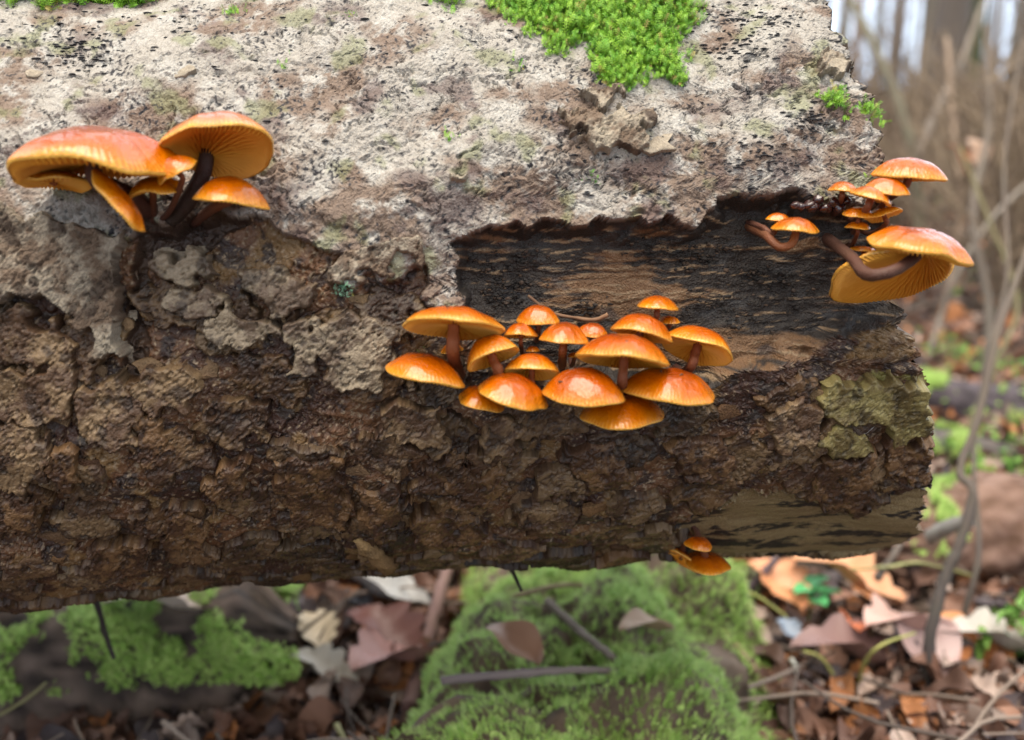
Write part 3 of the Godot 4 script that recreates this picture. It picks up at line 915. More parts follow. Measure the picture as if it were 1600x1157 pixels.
# ==================================================================== mushrooms
# hr: dome height over radius; wav: waviness of the rim; tone: 0 yellow .. 1 red brown; squash: depth over width
func cap_at(t: Node3D, r: float, up: Vector3, hr: float, sd: int, wav: float, tone: float, squash: float, gills: int, turn: float, ecc_world: Vector3) -> void:
	var basis := Basis(Quaternion(Vector3.UP, up.normalized())) * Basis(Vector3.UP, turn)
	var G := gills * 4
	var ecc := basis.inverse() * ecc_world
	ecc.y = 0.0
	var nr := 18
	var v := PackedVector3Array()
	var c := PackedColorArray()
	var idx := PackedInt32Array()
	var red := Color(0.32, 0.060, 0.003).lerp(Color(0.18, 0.024, 0.003), tone)
	var mid := Color(0.44, 0.100, 0.002).lerp(Color(0.35, 0.062, 0.002), tone)
	var rimc := Color(0.55, 0.185, 0.007).lerp(Color(0.47, 0.122, 0.004), tone)
	var ph := sd * 1.37
	var bend := func(rho: float, a: float) -> float:
		var edge := rho * rho * rho
		return r * edge * wav * (0.5 * sin(2.0 * a + ph) + 0.35 * sin(3.0 * a + ph * 2.1) + 0.15 * sin(7.0 * a + ph))
	var shape := func(rho: float) -> float:
		return hr * (1.0 - pow(rho, 2.7)) + 0.03 * exp(-rho * rho * 20.0)
	var edge_r := func(a: float) -> float:
		return r * (1.0 + 0.055 * sin(2.0 * a + ph) + 0.04 * sin(3.0 * a - ph) + 0.07 * nwarp.get_noise_2d(cos(a) * 9.0 + ph * 50.0, sin(a) * 9.0) + (0.02 + 0.05 * wav) * sin(5.0 * a + ph * 0.7))
	# top: the last rings roll round the margin
	for k in nr + 1:
		var rho := pow(float(k) / nr, 0.8)
		for j in G:
			var a := TAU * j / G
			var er: float = edge_r.call(a)
			var y: float = shape.call(rho) * r + bend.call(rho, a)
			var stri := 0.005 * r * smoothstep(0.72, 1.0, rho) * cos(a * gills)
			y += stri + r * 0.03 * nwarp.get_noise_2d(cos(a) * rho * 22.0 + sd * 31.0, sin(a) * rho * 22.0)
			v.append(Vector3(cos(a) * er * rho, y, sin(a) * er * rho * squash) + ecc * (1.0 - rho) * 0.4)
			var nz := nwarp.get_noise_2d(cos(a) * rho * 14.0 + sd * 77.0, sin(a) * rho * 14.0) * 0.22
			var col := red.lerp(mid, smoothstep(0.25, 0.74, rho + nz)).lerp(rimc, smoothstep(0.72, 1.0, rho + nz * 0.6))
			col = col.lerp(Color(0.72, 0.36, 0.05), smoothstep(0.9, 1.0, rho) * (0.30 + 0.30 * cos(a * gills)))
			c.append(col)
	for k in 2:
		for j in G:
			var a := TAU * j / G
			var er: float = edge_r.call(a)
			var rho: float = [1.004, 0.985][k]
			v.append(Vector3(cos(a) * er * rho, bend.call(1.0, a) - r * [0.022, 0.05][k], sin(a) * er * rho * squash))
			c.append(Color(0.75, 0.40, 0.07))
	for k in nr + 2:
		for j in G:
			var a := k * G + j
			var b := k * G + (j + 1) % G
			idx.append_array([a, a + G, b, b, a + G, b + G])
	for k in v.size():
		v[k] = basis * v[k]
	put("cap", array_mesh(v, PackedVector3Array(), c, idx, M.cap), t)
	# gills: long blades with shorter ones between them
	v = PackedVector3Array()
	c = PackedColorArray()
	idx = PackedInt32Array()
	var ng := 12
	var pale := Color(0.80, 0.40, 0.05).lerp(Color(0.74, 0.30, 0.022), tone)
	for k in ng + 1:
		var rho := lerpf(0.985, 0.08, float(k) / ng)
		var body: float = shape.call(rho) * 0.45 - 0.045 - 0.02 * (1.0 - rho)
		for j in G:
			var a := TAU * j / G
			var er: float = edge_r.call(a)
			var which := (j / 4) % 4
			var start: float = 0.0 if which == 0 else (0.30 if which == 2 else 0.62)
			var blade := 0.0
			if j % 4 >= 2:
				blade = 0.10 * smoothstep(start, start + 0.15, rho) * smoothstep(1.0, 0.88, rho)
			var aa := a + (0.25 * TAU / G if j % 4 == 2 else (-0.25 * TAU / G if j % 4 == 3 else 0.0))
			v.append(Vector3(cos(aa) * er * rho, (body - blade) * r + bend.call(rho, a), sin(aa) * er * rho * squash) + ecc * (1.0 - rho))
			c.append(pale)
	for k in ng:
		for j in G:
			var a := k * G + j
			var b := k * G + (j + 1) % G
			idx.append_array([a, a + G, b, b, a + G, b + G])
	for k in v.size():
		v[k] = basis * v[k]
	put("gills", array_mesh(v, PackedVector3Array(), c, idx, M.gill), t)

func mushroom(at: Vector3, up: Vector3, r: float, hr: float, base: Vector3, label: String, group: String, opt := {}) -> Node3D:
	var t := thing("mushroom", base, label, "mushroom", group)
	var sd: int = opt.get("seed", names.size() * 7 + get_child_count())
	var holder := Vector3(at - base)
	var sub := Node3D.new()
	var gills := int(clampf(r * 3300.0, 26.0, 80.0))
	var turn: float = opt.get("turn", 0.0)
	cap_at(t, r, up, hr, sd, opt.get("wav", 0.05), opt.get("tone", 0.5), opt.get("squash", 1.0), gills, turn, opt.get("ecc", Vector3.ZERO) * r)
	for k in int(opt.get("flecks", 0)):
		var a := rng.randf() * TAU
		var q := sqrt(rng.randf()) * 0.8
		var side := up.cross(LOG_B).normalized()
		var fwd := side.cross(up)
		var p := (side * cos(a) + fwd * sin(a)) * q * r + up * (hr * (1.0 - pow(q, 2.7)) * r)
		var d := (side * rng.randfn() + fwd * rng.randfn()).normalized()
		put("bark_crumb", tube_mesh([p - d * 0.0009, p + up * 0.0005, p + d * rng.randf_range(0.0006, 0.0016)], 5, 0.0005, 0.0003, 5, Color(0.05, 0.03, 0.02), Color(0.09, 0.055, 0.03), M.twig, 0.7), t)
	for ch in t.get_children():
		ch.position = holder
	sub.free()
	# stem
	var top := holder + up * (hr * 0.45 * r)
	var shift: Vector3 = opt.get("ecc", Vector3.ZERO) * r
	shift -= up * shift.dot(up)
	top += shift * 0.8
	var under := holder - up * r * 0.15 + shift * 0.92
	var sr_: float = opt.get("stem", clampf(r * 0.125, 0.0010, 0.0030))
	var ctrl: Array
	if opt.has("path"):
		ctrl = []
		for p in opt.path:
			ctrl.append(p - base)
		ctrl.append(under)
		ctrl.append(top)
	else:
		var o := Vector3(holder.x, 0, holder.z)
		if opt.get("level", false):
			under += up * r * 0.2
		ctrl = [Vector3.ZERO, holder * 0.5 + up * r * 0.1, under, top] if opt.get("level", false) else [Vector3.ZERO, holder * 0.45 - Vector3(0, 0.10, 0) * o.length() - up * r * 0.2, under - up * r * 0.35, under, top]
	var c0: Color = opt.get("stem_low", Color(0.06, 0.022, 0.012))
	var c1: Color = opt.get("stem_top", Color(0.34, 0.085, 0.012))
	put("stem", tube_mesh(ctrl, 16, sr_ * 1.15, sr_ * 0.95, 12, c0, c1, M.stem, 0.25, 1.6), t)
	return t

func log_base(u: float, th: float) -> Vector3:
	return log_point(u, th, -0.002)

func make_mushrooms() -> void:
	var mid := "mushrooms of the middle cluster"
	var ends := "mushrooms at the sawn end of the log"
	var big := "mushrooms of the cluster with the big wavy cap"
	# cluster with the big wavy cap
	mushroom(Vector3(-0.1842, 0.5200, -0.4585), Vector3(-0.0227, 0.9885, -0.1496), 0.0380, 0.44, log_base(-0.1855, 0.3578), "widest mushroom, glossy wavy orange cap above pale gills, on the upper bark", big, {"wav": 0.13, "squash": 0.75, "tone": 0.9, "stem": 0.0038, "stem_top": Color(0.10, 0.03, 0.012), "flecks": 4, "seed": 3, "path": [log_base(-0.1855, 0.3578), Vector3(-0.1741, 0.5069, -0.4701)]})
	mushroom(Vector3(-0.1321, 0.5273, -0.4688), Vector3(-0.0252, 0.8426, -0.5380), 0.0251, 0.66, log_base(-0.1715, 0.3344), "mushroom tipped back to bare its orange gills, on a black stem", big, {"wav": 0.05, "tone": 0.8, "stem": 0.0036, "stem_low": Color(0.025, 0.012, 0.01), "stem_top": Color(0.05, 0.018, 0.012), "flecks": 2, "seed": 5, "ecc": -LOG_B * 0.75 - LOG_A * 0.42, "path": [log_base(-0.1760, 0.3354), Vector3(-0.1531, 0.5020, -0.4813)]})
	mushroom(Vector3(-0.1288, 0.5043, -0.4695), Vector3(0.1356, 0.9860, -0.0967), 0.0176, 0.60, log_base(-0.1670, 0.3335), "smooth orange mushroom tucked under the tipped back cap", big, {"tone": 0.1, "seed": 8, "level": true})
	mushroom(Vector3(-0.2068, 0.5128, -0.4654), Vector3(0.0248, 0.9701, -0.2414), 0.0167, 0.30, log_base(-0.2238, 0.4788), "pale cap edge peeping out beneath the widest cap", big, {"tone": 0.0, "wav": 0.1, "seed": 9, "level": true})
	mushroom(Vector3(-0.1715, 0.5053, -0.4478), Vector3(0.7827, 0.5926, -0.1906), 0.0162, 0.30, log_base(-0.1953, 0.3916), "small mushroom hanging edge on below the widest cap, like a tongue", big, {"tone": 0.0, "wav": 0.12, "squash": 0.7, "seed": 10, "level": true})
	mushroom(Vector3(-0.1629, 0.5091, -0.4677), Vector3(-0.1732, 0.9844, 0.0299), 0.0128, 0.46, log_base(-0.1850, 0.3373), "ragged little orange cap between the two dark stems", big, {"tone": 0.2, "wav": 0.18, "seed": 12, "level": true})
	mushroom(Vector3(-0.1489, 0.5188, -0.4593), Vector3(-0.3455, 0.9090, 0.2332), 0.0099, 0.62, log_base(-0.1805, 0.3363), "folded yellow lobe wedged between the widest and the tipped back cap", big, {"tone": 0.0, "wav": 0.22, "seed": 14})
	# middle cluster
	mushroom(Vector3(0.0704, 0.4519, -0.4840), Vector3(0.0725, 0.9881, -0.1357), 0.0105, 0.50, log_base(0.0568, 0.0184), "small pale yellow mushroom standing highest in the middle cluster", mid, {"tone": 0.0, "stem": 0.0014, "seed": 21})
	mushroom(Vector3(0.0772, 0.4438, -0.4880), Vector3(0.0058, 0.9993, -0.0368), 0.0053, 0.55, log_base(0.0627, 0.0037), "tiny yellow cap under the highest one of the middle cluster", mid, {"tone": 0.0, "seed": 22})
	mushroom(Vector3(0.0126, 0.4468, -0.4769), Vector3(0.0010, 0.9993, -0.0385), 0.0101, 0.72, log_base(-0.0025, -0.0129), "pointed orange cap at the back of the middle cluster, beside black crumbs", mid, {"tone": 0.4, "seed": 23})
	mushroom(Vector3(0.0389, 0.4397, -0.4790), Vector3(0.0555, 0.9974, -0.0464), 0.0074, 0.70, log_base(0.0244, -0.0282), "small half hidden cap behind the flat round ones of the middle cluster", mid, {"tone": 0.8, "seed": 24})
	mushroom(Vector3(0.0042, 0.4408, -0.4702), Vector3(0.0030, 0.9451, -0.3267), 0.0082, 0.75, log_base(-0.0091, -0.0447), "small dome just below the pointed cap of the middle cluster", mid, {"tone": 0.7, "seed": 25})
	mushroom(Vector3(0.0244, 0.4396, -0.4661), Vector3(0.0779, 0.9845, -0.1573), 0.0126, 0.66, log_base(0.0108, -0.0842), "rounded orange mushroom on a tall rusty stem amid the middle cluster", mid, {"tone": 0.7, "stem": 0.0019, "stem_low": Color(0.16, 0.05, 0.014), "seed": 26})
	mushroom(Vector3(0.0606, 0.4416, -0.4693), Vector3(0.2476, 0.9192, -0.3063), 0.0154, 0.62, log_base(0.0486, -0.0772), "domed cap behind the widest cap of the middle cluster", mid, {"tone": 0.9, "seed": 27})
	mushroom(Vector3(0.0885, 0.4327, -0.4741), Vector3(0.3263, 0.7856, -0.5257), 0.0166, 0.66, log_base(0.0705, -0.1219), "mushroom at the hollow side of the middle cluster, pale gills and stem in view", mid, {"tone": 0.6, "stem": 0.0022, "stem_top": Color(0.3, 0.07, 0.014), "seed": 28})
	mushroom(Vector3(-0.0269, 0.4475, -0.4599), Vector3(0.0438, 0.9073, -0.4182), 0.0225, 0.38, log_base(-0.0421, -0.0903), "flat topped broad cap on a thick rusty stem in the middle cluster", mid, {"tone": 0.6, "stem": 0.0028, "stem_low": Color(0.10, 0.03, 0.012), "stem_top": Color(0.40, 0.10, 0.014), "flecks": 3, "seed": 29})
	mushroom(Vector3(-0.0292, 0.4311, -0.4792), Vector3(-0.1437, 0.9853, -0.0921), 0.0056, 0.65, log_base(-0.0456, -0.0518), "small yellow cap hidden behind the thick rusty stem", mid, {"tone": 0.0, "seed": 30})
	mushroom(Vector3(-0.0089, 0.4330, -0.4577), Vector3(-0.3746, 0.8272, -0.4187), 0.0137, 0.78, log_base(-0.0268, -0.1085), "slanting dome with dark underside next to the flat topped cap", mid, {"tone": 0.6, "stem": 0.0022, "stem_low": Color(0.12, 0.04, 0.012), "seed": 31})
	mushroom(Vector3(-0.0407, 0.4245, -0.4595), Vector3(0.2282, 0.9637, -0.1385), 0.0192, 0.50, log_base(-0.0458, -0.0824), "outermost cap of the middle cluster on the pale bark side", mid, {"tone": 0.5, "flecks": 4, "seed": 32, "level": true})
	mushroom(Vector3(0.0093, 0.4254, -0.4600), Vector3(0.0437, 0.8727, -0.4863), 0.0123, 0.72, log_base(-0.0068, -0.1319), "dome with shaded gills above the two sloping lower caps", mid, {"tone": 0.4, "seed": 33})
	mushroom(Vector3(0.0515, 0.4334, -0.4529), Vector3(0.0927, 0.9300, -0.3556), 0.0212, 0.55, log_base(0.0407, -0.1493), "widest cap of the middle cluster, red brown with a fringe of gills", mid, {"tone": 1.0, "stem": 0.0022, "flecks": 3, "seed": 34})
	mushroom(Vector3(0.0000, 0.4170, -0.4502), Vector3(0.2674, 0.9630, -0.0323), 0.0174, 0.56, log_base(-0.0126, -0.1125), "sloping orange cap overlapping a smaller one at the cluster's underside", mid, {"tone": 0.6, "seed": 35, "level": true})
	mushroom(Vector3(-0.0145, 0.4113, -0.4599), Vector3(0.2470, 0.9687, 0.0230), 0.0118, 0.60, log_base(-0.0269, -0.1297), "smaller yellow cap half covered by the sloping orange cap", mid, {"tone": 0.1, "seed": 36, "level": true})
	mushroom(Vector3(0.0332, 0.4181, -0.4487), Vector3(0.0536, 0.9979, -0.0367), 0.0182, 0.66, log_base(0.0199, -0.1218), "tall shiny dome in the front row of the middle cluster", mid, {"tone": 0.8, "flecks": 4, "seed": 37, "level": true})
	mushroom(Vector3(0.0736, 0.4167, -0.4566), Vector3(0.1014, 0.9908, -0.0899), 0.0212, 0.52, log_base(0.0603, -0.1262), "wrinkled wet cap with bright glints, lower corner of the middle cluster", mid, {"tone": 0.7, "flecks": 3, "seed": 38, "level": true})
	mushroom(Vector3(0.0519, 0.4044, -0.4607), Vector3(-0.0139, 0.9995, -0.0267), 0.0200, 0.50, log_base(0.0384, -0.1670), "lowest amber cap of the middle cluster, under the shiny dome", mid, {"tone": 0.3, "seed": 39, "level": true})
	mushroom(Vector3(0.0098, 0.4330, -0.4727), Vector3(0.0021, 0.9947, -0.1027), 0.0037, 0.6, log_base(-0.0060, -0.0625), "tiny bud between the stems below the rounded orange mushroom", mid, {"tone": 0.3, "seed": 40})
	mushroom(Vector3(0.0299, 0.4297, -0.4746), Vector3(0.0068, 0.9942, -0.1078), 0.0034, 0.6, log_base(0.0150, -0.0767), "tiny bud in the shade beside the tall rusty stem", mid, {"tone": 0.4, "seed": 41})
	# sawn end
	mushroom(Vector3(0.1891, 0.5133, -0.4929), Vector3(0.0861, 0.9932, -0.0785), 0.0159, 0.56, log_base(0.1713, 0.3070), "domed glossy cap jutting highest from the sawn end", ends, {"tone": 0.5, "path": [log_base(0.1713, 0.3070), Vector3(0.1868, 0.5059, -0.4973)], "stem": 0.0018, "seed": 51})
	mushroom(Vector3(0.1767, 0.5072, -0.4857), Vector3(0.0859, 0.9961, 0.0181), 0.0106, 0.60, log_base(0.1672, 0.2964), "small orange cap just beneath the highest cap of the sawn end", ends, {"tone": 0.3, "seed": 52})
	mushroom(Vector3(0.1592, 0.5067, -0.4953), Vector3(0.0586, 0.9959, -0.0682), 0.0074, 0.58, log_base(0.1533, 0.2992), "little cap on a short stem nearest the bark lip of the hollow", ends, {"tone": 0.2, "stem": 0.0013, "seed": 53})
	mushroom(Vector3(0.1691, 0.5041, -0.4839), Vector3(0.3053, 0.9515, -0.0392), 0.0102, 0.52, log_base(0.1598, 0.2865), "tilted small cap between two others above the crumpled pair", ends, {"tone": 0.1, "stem": 0.0017, "seed": 54})
	mushroom(Vector3(0.1662, 0.4956, -0.4903), Vector3(0.0492, 0.9986, 0.0169), 0.0074, 0.50, log_base(0.1634, 0.2565), "yellow cap of the crumpled pair, nearer the hollow", ends, {"tone": 0.0, "wav": 0.1, "seed": 55})
	mushroom(Vector3(0.1782, 0.4954, -0.4895), Vector3(-0.1935, 0.9134, -0.3581), 0.0086, 0.45, log_base(0.1674, 0.2557), "upturned yellow cap of the crumpled pair, nearer the open wood", ends, {"tone": 0.0, "wav": 0.16, "seed": 56})
	mushroom(Vector3(0.1672, 0.4892, -0.4924), Vector3(0.0535, 0.9974, -0.0492), 0.0059, 0.55, log_base(0.1614, 0.2117), "tiny cap tucked above the big tilted mushroom", ends, {"tone": 0.1, "seed": 57})
	mushroom(Vector3(0.1870, 0.4835, -0.4653), Vector3(0.1784, 0.9819, 0.0639), 0.0264, 0.32, log_base(0.1493, 0.2304), "big lumpy cap on a looping dark stem at the sawn end", ends, {"tone": 0.35, "wav": 0.10, "squash": 0.7, "stem": 0.0026, "stem_low": Color(0.08, 0.032, 0.02), "stem_top": Color(0.07, 0.024, 0.014), "path": [log_base(0.1493, 0.2304), Vector3(0.1608, 0.4769, -0.4798), Vector3(0.1598, 0.4729, -0.4559), Vector3(0.1669, 0.4750, -0.4471)], "flecks": 6, "seed": 58})
	mushroom(Vector3(0.1828, 0.4669, -0.4895), Vector3(-0.0325, 0.8076, -0.5888), 0.0295, 0.16, log_base(0.1763, 0.2182), "broad upturned cap showing ribbed orange gills behind the looping stem", ends, {"tone": 0.25, "wav": 0.05, "squash": 1.0, "flecks": 2, "seed": 59, "ecc": LOG_B * 1.0 + LOG_A * 0.3, "level": true, "stem": 0.002})
	mushroom(Vector3(0.1741, 0.4771, -0.5015), Vector3(0.0933, 0.9940, -0.0563), 0.0063, 0.30, log_base(0.1612, 0.1762), "pale sliver of a cap deep under the big lumpy cap", ends, {"tone": 0.0, "seed": 60})
	mushroom(Vector3(0.1294, 0.4926, -0.4979), Vector3(0.0104, 0.9991, -0.0399), 0.0056, 0.55, log_base(0.1099, 0.2757), "small tan cap in the hollow behind a hook stemmed one", ends, {"tone": 0.0, "stem": 0.0013, "path": [log_base(0.1090, 0.2872), Vector3(0.1221, 0.4888, -0.4963), Vector3(0.1262, 0.4862, -0.4920)], "seed": 61})
	mushroom(Vector3(0.1354, 0.4891, -0.4858), Vector3(0.0732, 0.9950, -0.0677), 0.0113, 0.50, log_base(0.1092, 0.2759), "flat orange cap on a hooked stem in the hollow", ends, {"tone": 0.3, "stem": 0.0019, "stem_low": Color(0.10, 0.035, 0.015), "stem_top": Color(0.38, 0.10, 0.016), "path": [log_base(0.1092, 0.2759), Vector3(0.1227, 0.4856, -0.4916), Vector3(0.1271, 0.4813, -0.4832), Vector3(0.1325, 0.4826, -0.4821)], "seed": 62})
	# underside of the log
	var under := "mushrooms on the underside of the log"
	mushroom(Vector3(0.1076, 0.2999, -0.5414), Vector3(0.1424, 0.9888, -0.0456), 0.0081, 0.62, log_base(0.0896, -0.7946), "small orange cap uppermost under the log's belly", under, {"tone": 0.5, "wav": 0.1, "seed": 71, "level": true})
	mushroom(Vector3(0.1191, 0.2755, -0.5694), Vector3(0.0975, 0.9952, 0.0001), 0.0148, 0.34, log_base(0.0916, -0.7449), "olive amber cap with pale ribbed rim hanging below the log", under, {"tone": 0.2, "seed": 72, "level": true})
	mushroom(Vector3(0.1048, 0.2737, -0.5796), Vector3(0.5770, 0.6983, -0.4236), 0.0143, 0.30, log_base(0.0888, -0.8229), "darkened drooping cap with thin pale edge under the log", under, {"tone": 1.0, "seed": 73, "level": true})


# ==================================================================== small things on the log
func make_small_things() -> void:
	# black crumbs of frass in the hollow
	var ball := SphereMesh.new()
	ball.radius = 1.0
	ball.height = 2.0
	ball.radial_segments = 5
	ball.rings = 3
	var ba := ball.get_mesh_arrays()
	var bv: PackedVector3Array = ba[Mesh.ARRAY_VERTEX]
	for q in bv.size():
		bv[q] *= 1.0 + 0.6 * nwarp.get_noise_3d(bv[q].x * 13.0, bv[q].y * 13.0, bv[q].z * 13.0)
	var bc := PackedColorArray()
	bc.resize(bv.size())
	bc.fill(Color.WHITE)
	var cr := array_mesh(bv, PackedVector3Array(), bc, ba[Mesh.ARRAY_INDEX], M.crumb)
	var spots := [[-0.0239, 0.1850, 0.020, 120], [-0.0150, 0.1277, 0.022, 200], [-0.0278, 0.0989, 0.018, 140], [-0.0079, 0.2131, 0.013, 70], [0.0244, 0.0623, 0.014, 70], [0.0685, 0.2044, 0.018, 150], [0.0845, 0.1929, 0.014, 90], [0.0977, 0.2221, 0.01, 40], [0.1103, 0.1391, 0.016, 80], [0.1266, 0.1193, 0.022, 120], [0.0874, 0.0635, 0.022, 90], [0.1071, 0.0259, 0.02, 90], [0.0526, 0.2237, 0.012, 50], [0.1366, 0.0682, 0.02, 60]]
	var xf := []
	var cols := PackedColorArray()
	for s in spots:
		for k in s[3] * 0.6:
			var u: float = s[0] + rng.randfn() * s[2] * 0.4
			var th: float = s[1] + rng.randfn() * s[2] * 0.25 / R
			if look_up(f_cav, u, th) < 0.006 or u > rim_u(th) - 0.004:
				continue
			var b := Basis(Vector3(rng.randfn(), rng.randfn(), rng.randfn()).normalized(), rng.randf() * TAU).scaled(Vector3(rng.randf_range(0.6, 1.6), rng.randf_range(0.4, 0.9), rng.randf_range(0.5, 1.2)) * (0.0004 + 0.0011 * pow(rng.randf(), 2.0)))
			xf.append(Transform3D(b, log_point(u, th, rng.randf_range(0.0, 0.003))))
			cols.append(Color(0.014, 0.011, 0.010).lerp(Color(0.08, 0.048, 0.03), pow(rng.randf(), 4.0)))
	var o := scatter("frass_crumbs", cr, xf, cols)
	meta(o, "black crumbly frass heaped inside the hollow of the log", "frass")
	# black fungus dots on the pale bark
	xf = []
	cols = PackedColorArray()
	for s in [[0.1185, 0.8455, 0.026, 120], [0.1096, 0.7496, 0.02, 70], [0.1387, 0.5144, 0.012, 80], [-0.2259, 0.7969, 0.02, 110], [-0.2487, 0.9158, 0.035, 40], [-0.2027, 0.8778, 0.03, 40], [-0.1439, 0.8266, 0.05, 30], [0.1137, 0.4318, 0.025, 110], [0.0365, 0.4640, 0.03, 40], [-0.0984, 0.7153, 0.06, 40], [-0.0393, 0.8411, 0.04, 24]]:
		for k in s[3]:
			var u: float = s[0] + rng.randfn() * s[2] * 0.5
			var th: float = s[1] + rng.randfn() * s[2] * 0.35 / R
			if u > rim_u(th) - 0.004:
				continue
			var n := out_of_log(th)
			var b := Basis(LOG_A, n, LOG_A.cross(n)).scaled(Vector3(rng.randf_range(0.9, 2.2), 0.5, rng.randf_range(0.8, 1.4)) * rng.randf_range(0.0003, 0.0011))
			xf.append(Transform3D(b, log_point(u, th, 0.0)))
			cols.append(Color(0.018, 0.018, 0.022))
	o = scatter("black_fungus_dots", cr, xf, cols)
	meta(o, "small black fungus dots sprinkled over the pale upper bark", "fungus")
	# dark jelly lobes at the lip of the hollow
	var jl := thing("jelly_fungus", log_base(0.1352, 0.3176), "dark purple brown jelly lobes under the bark lip of the hollow", "fungus")
	for k in 9:
		var p := log_point(0.1352, 0.3176)
		var sp := SphereMesh.new()
		sp.radius = 1.0
		sp.height = 2.0
		sp.radial_segments = 18
		sp.rings = 10
		var arr := sp.get_mesh_arrays()
		var pv: PackedVector3Array = arr[Mesh.ARRAY_VERTEX]
		var pc := PackedColorArray()
		for q in pv.size():
			pv[q] *= (1.0 + 0.35 * nwarp.get_noise_3d(pv[q].x * 9.0 + k * 30.0, pv[q].y * 9.0, pv[q].z * 9.0)) * rng.randf_range(0.99, 1.01)
			pc.append(Color(0.03, 0.009, 0.009))
		var me := put("lobe", array_mesh(pv, PackedVector3Array(), pc, arr[Mesh.ARRAY_INDEX], M.jelly), jl)
		var off := Vector3(-0.011 + k * 0.0032 + rng.randf_range(-0.001, 0.001), rng.randf_range(-0.003, 0.002), 0.012)
		me.position = off
		me.scale = Vector3(rng.randf_range(0.0022, 0.0036), rng.randf_range(0.0018, 0.003), 0.003)
	# twig in the hollow
	var tw := put("dry_twig", tube_mesh([Vector3(0.0079, 0.4551, -0.4971), Vector3(0.0191, 0.4471, -0.4952), Vector3(0.0316, 0.4448, -0.4921), Vector3(0.0408, 0.4445, -0.4889), Vector3(0.0469, 0.4474, -0.4876)], 18, 0.0008, 0.0011, 7, Color(0.10, 0.055, 0.03), Color(0.2, 0.11, 0.06), M.twig, 0.5))
	meta(tw, "thin curved brown twig lying in the hollow behind the caps", "twig")
	# hanging bark chip under the log
	var ch := put("bark_chip", tube_mesh([Vector3(-0.0850, 0.3156, -0.5199), Vector3(-0.0800, 0.3065, -0.5229), Vector3(-0.0747, 0.2974, -0.5290), Vector3(-0.0705, 0.2863, -0.5402)], 12, 0.0045, 0.0042, 9, Color(0.30, 0.2, 0.09), Color(0.2, 0.11, 0.05), M.bark, 0.9))
	meta(ch, "loose sliver of tan bark hanging under the log", "bark chip")
	var sp1 := put("dead_twig_stub", tube_mesh([Vector3(-0.0066, 0.2453, -0.6400), Vector3(0.0000, 0.2402, -0.6300), Vector3(0.0064, 0.2305, -0.6200)], 8, 0.0017, 0.0011, 7, Color(0.03, 0.02, 0.016), Color(0.03, 0.02, 0.016), M.twig, 0.5))
	meta(sp1, "short black twig poking down from the log's belly over the moss", "twig")
	var sp2 := put("dead_twig_stub", tube_mesh([Vector3(-0.3189, 0.1941, -0.7000), Vector3(-0.3094, 0.1781, -0.6900), Vector3(-0.3024, 0.1625, -0.6800), Vector3(-0.2937, 0.1498, -0.6700)], 8, 0.0030, 0.0016, 7, Color(0.03, 0.022, 0.018), Color(0.035, 0.025, 0.02), M.twig, 0.5))
	meta(sp2, "long dark twig poking down from the log towards a mossy stump", "twig")
	# cobweb by the greenish plate
	var wb := thing("cobweb", log_base(0.1605, -0.3214), "small white cobweb in a pit below the greenish bark plate", "cobweb")
	var strands := []
	for k in 110:
		var u0 := Vector2(0.1607, -0.3257)
		var pa := log_point(u0.x + rng.randfn() * 0.005, u0.y + rng.randfn() * 0.02, 0.002)
		var pb := log_point(u0.x + rng.randfn() * 0.006, u0.y + rng.randfn() * 0.025, 0.002)
		strands.append(tube([pa - wb.position, (pa + pb) / 2.0 - wb.position + out_of_log(u0.y) * rng.randf_range(0.0005, 0.003), pb - wb.position], 0.00009, 0.00009, 4, Color.WHITE, Color.WHITE))
	var web := put("threads", join(strands, M.thread), wb)
	web.set_meta("kind", "stuff")


# ==================================================================== ground and wood
func ground_y(x: float, z: float) -> float:
	return nlow.get_noise_2d(x * 260.0, z * 260.0) * 0.035 + nwarp.get_noise_2d(x * 150.0, z * 150.0) * 0.012 + maxf(-z - 6.0, 0.0) * 0.012

func make_ground() -> void:
	var v := PackedVector3Array()
	var c := PackedColorArray()
	var idx := PackedInt32Array()
	var n := 220
	for j in n + 1:
		for i in n + 1:
			var a := 2.0 * i / n - 1.0
			var b := 2.0 * j / n - 1.0
			var x := a * 2.2 + 150.0 * a * pow(absf(a), 4.0)
			var z := -1.6 + b * 2.4 + 150.0 * b * pow(absf(b), 4.0)
			v.append(Vector3(x, ground_y(x, z), z))
			var p := npatch.get_noise_2d(x * 120.0, z * 120.0)
			c.append(mixc(Color(0.06, 0.046, 0.038), Color(0.2, 0.15, 0.12), p + 0.5))
	for j in n:
		for i in n:
			var a := j * (n + 1) + i
			idx.append_array([a, a + 1, a + n + 1, a + 1, a + n + 2, a + n + 1])
	var g := put("ground", array_mesh(v, PackedVector3Array(), c, idx, M.soil))
	g.set_meta("kind", "structure")
	make_litter()

var leaf_mesh: ArrayMesh
var oak_mesh: ArrayMesh

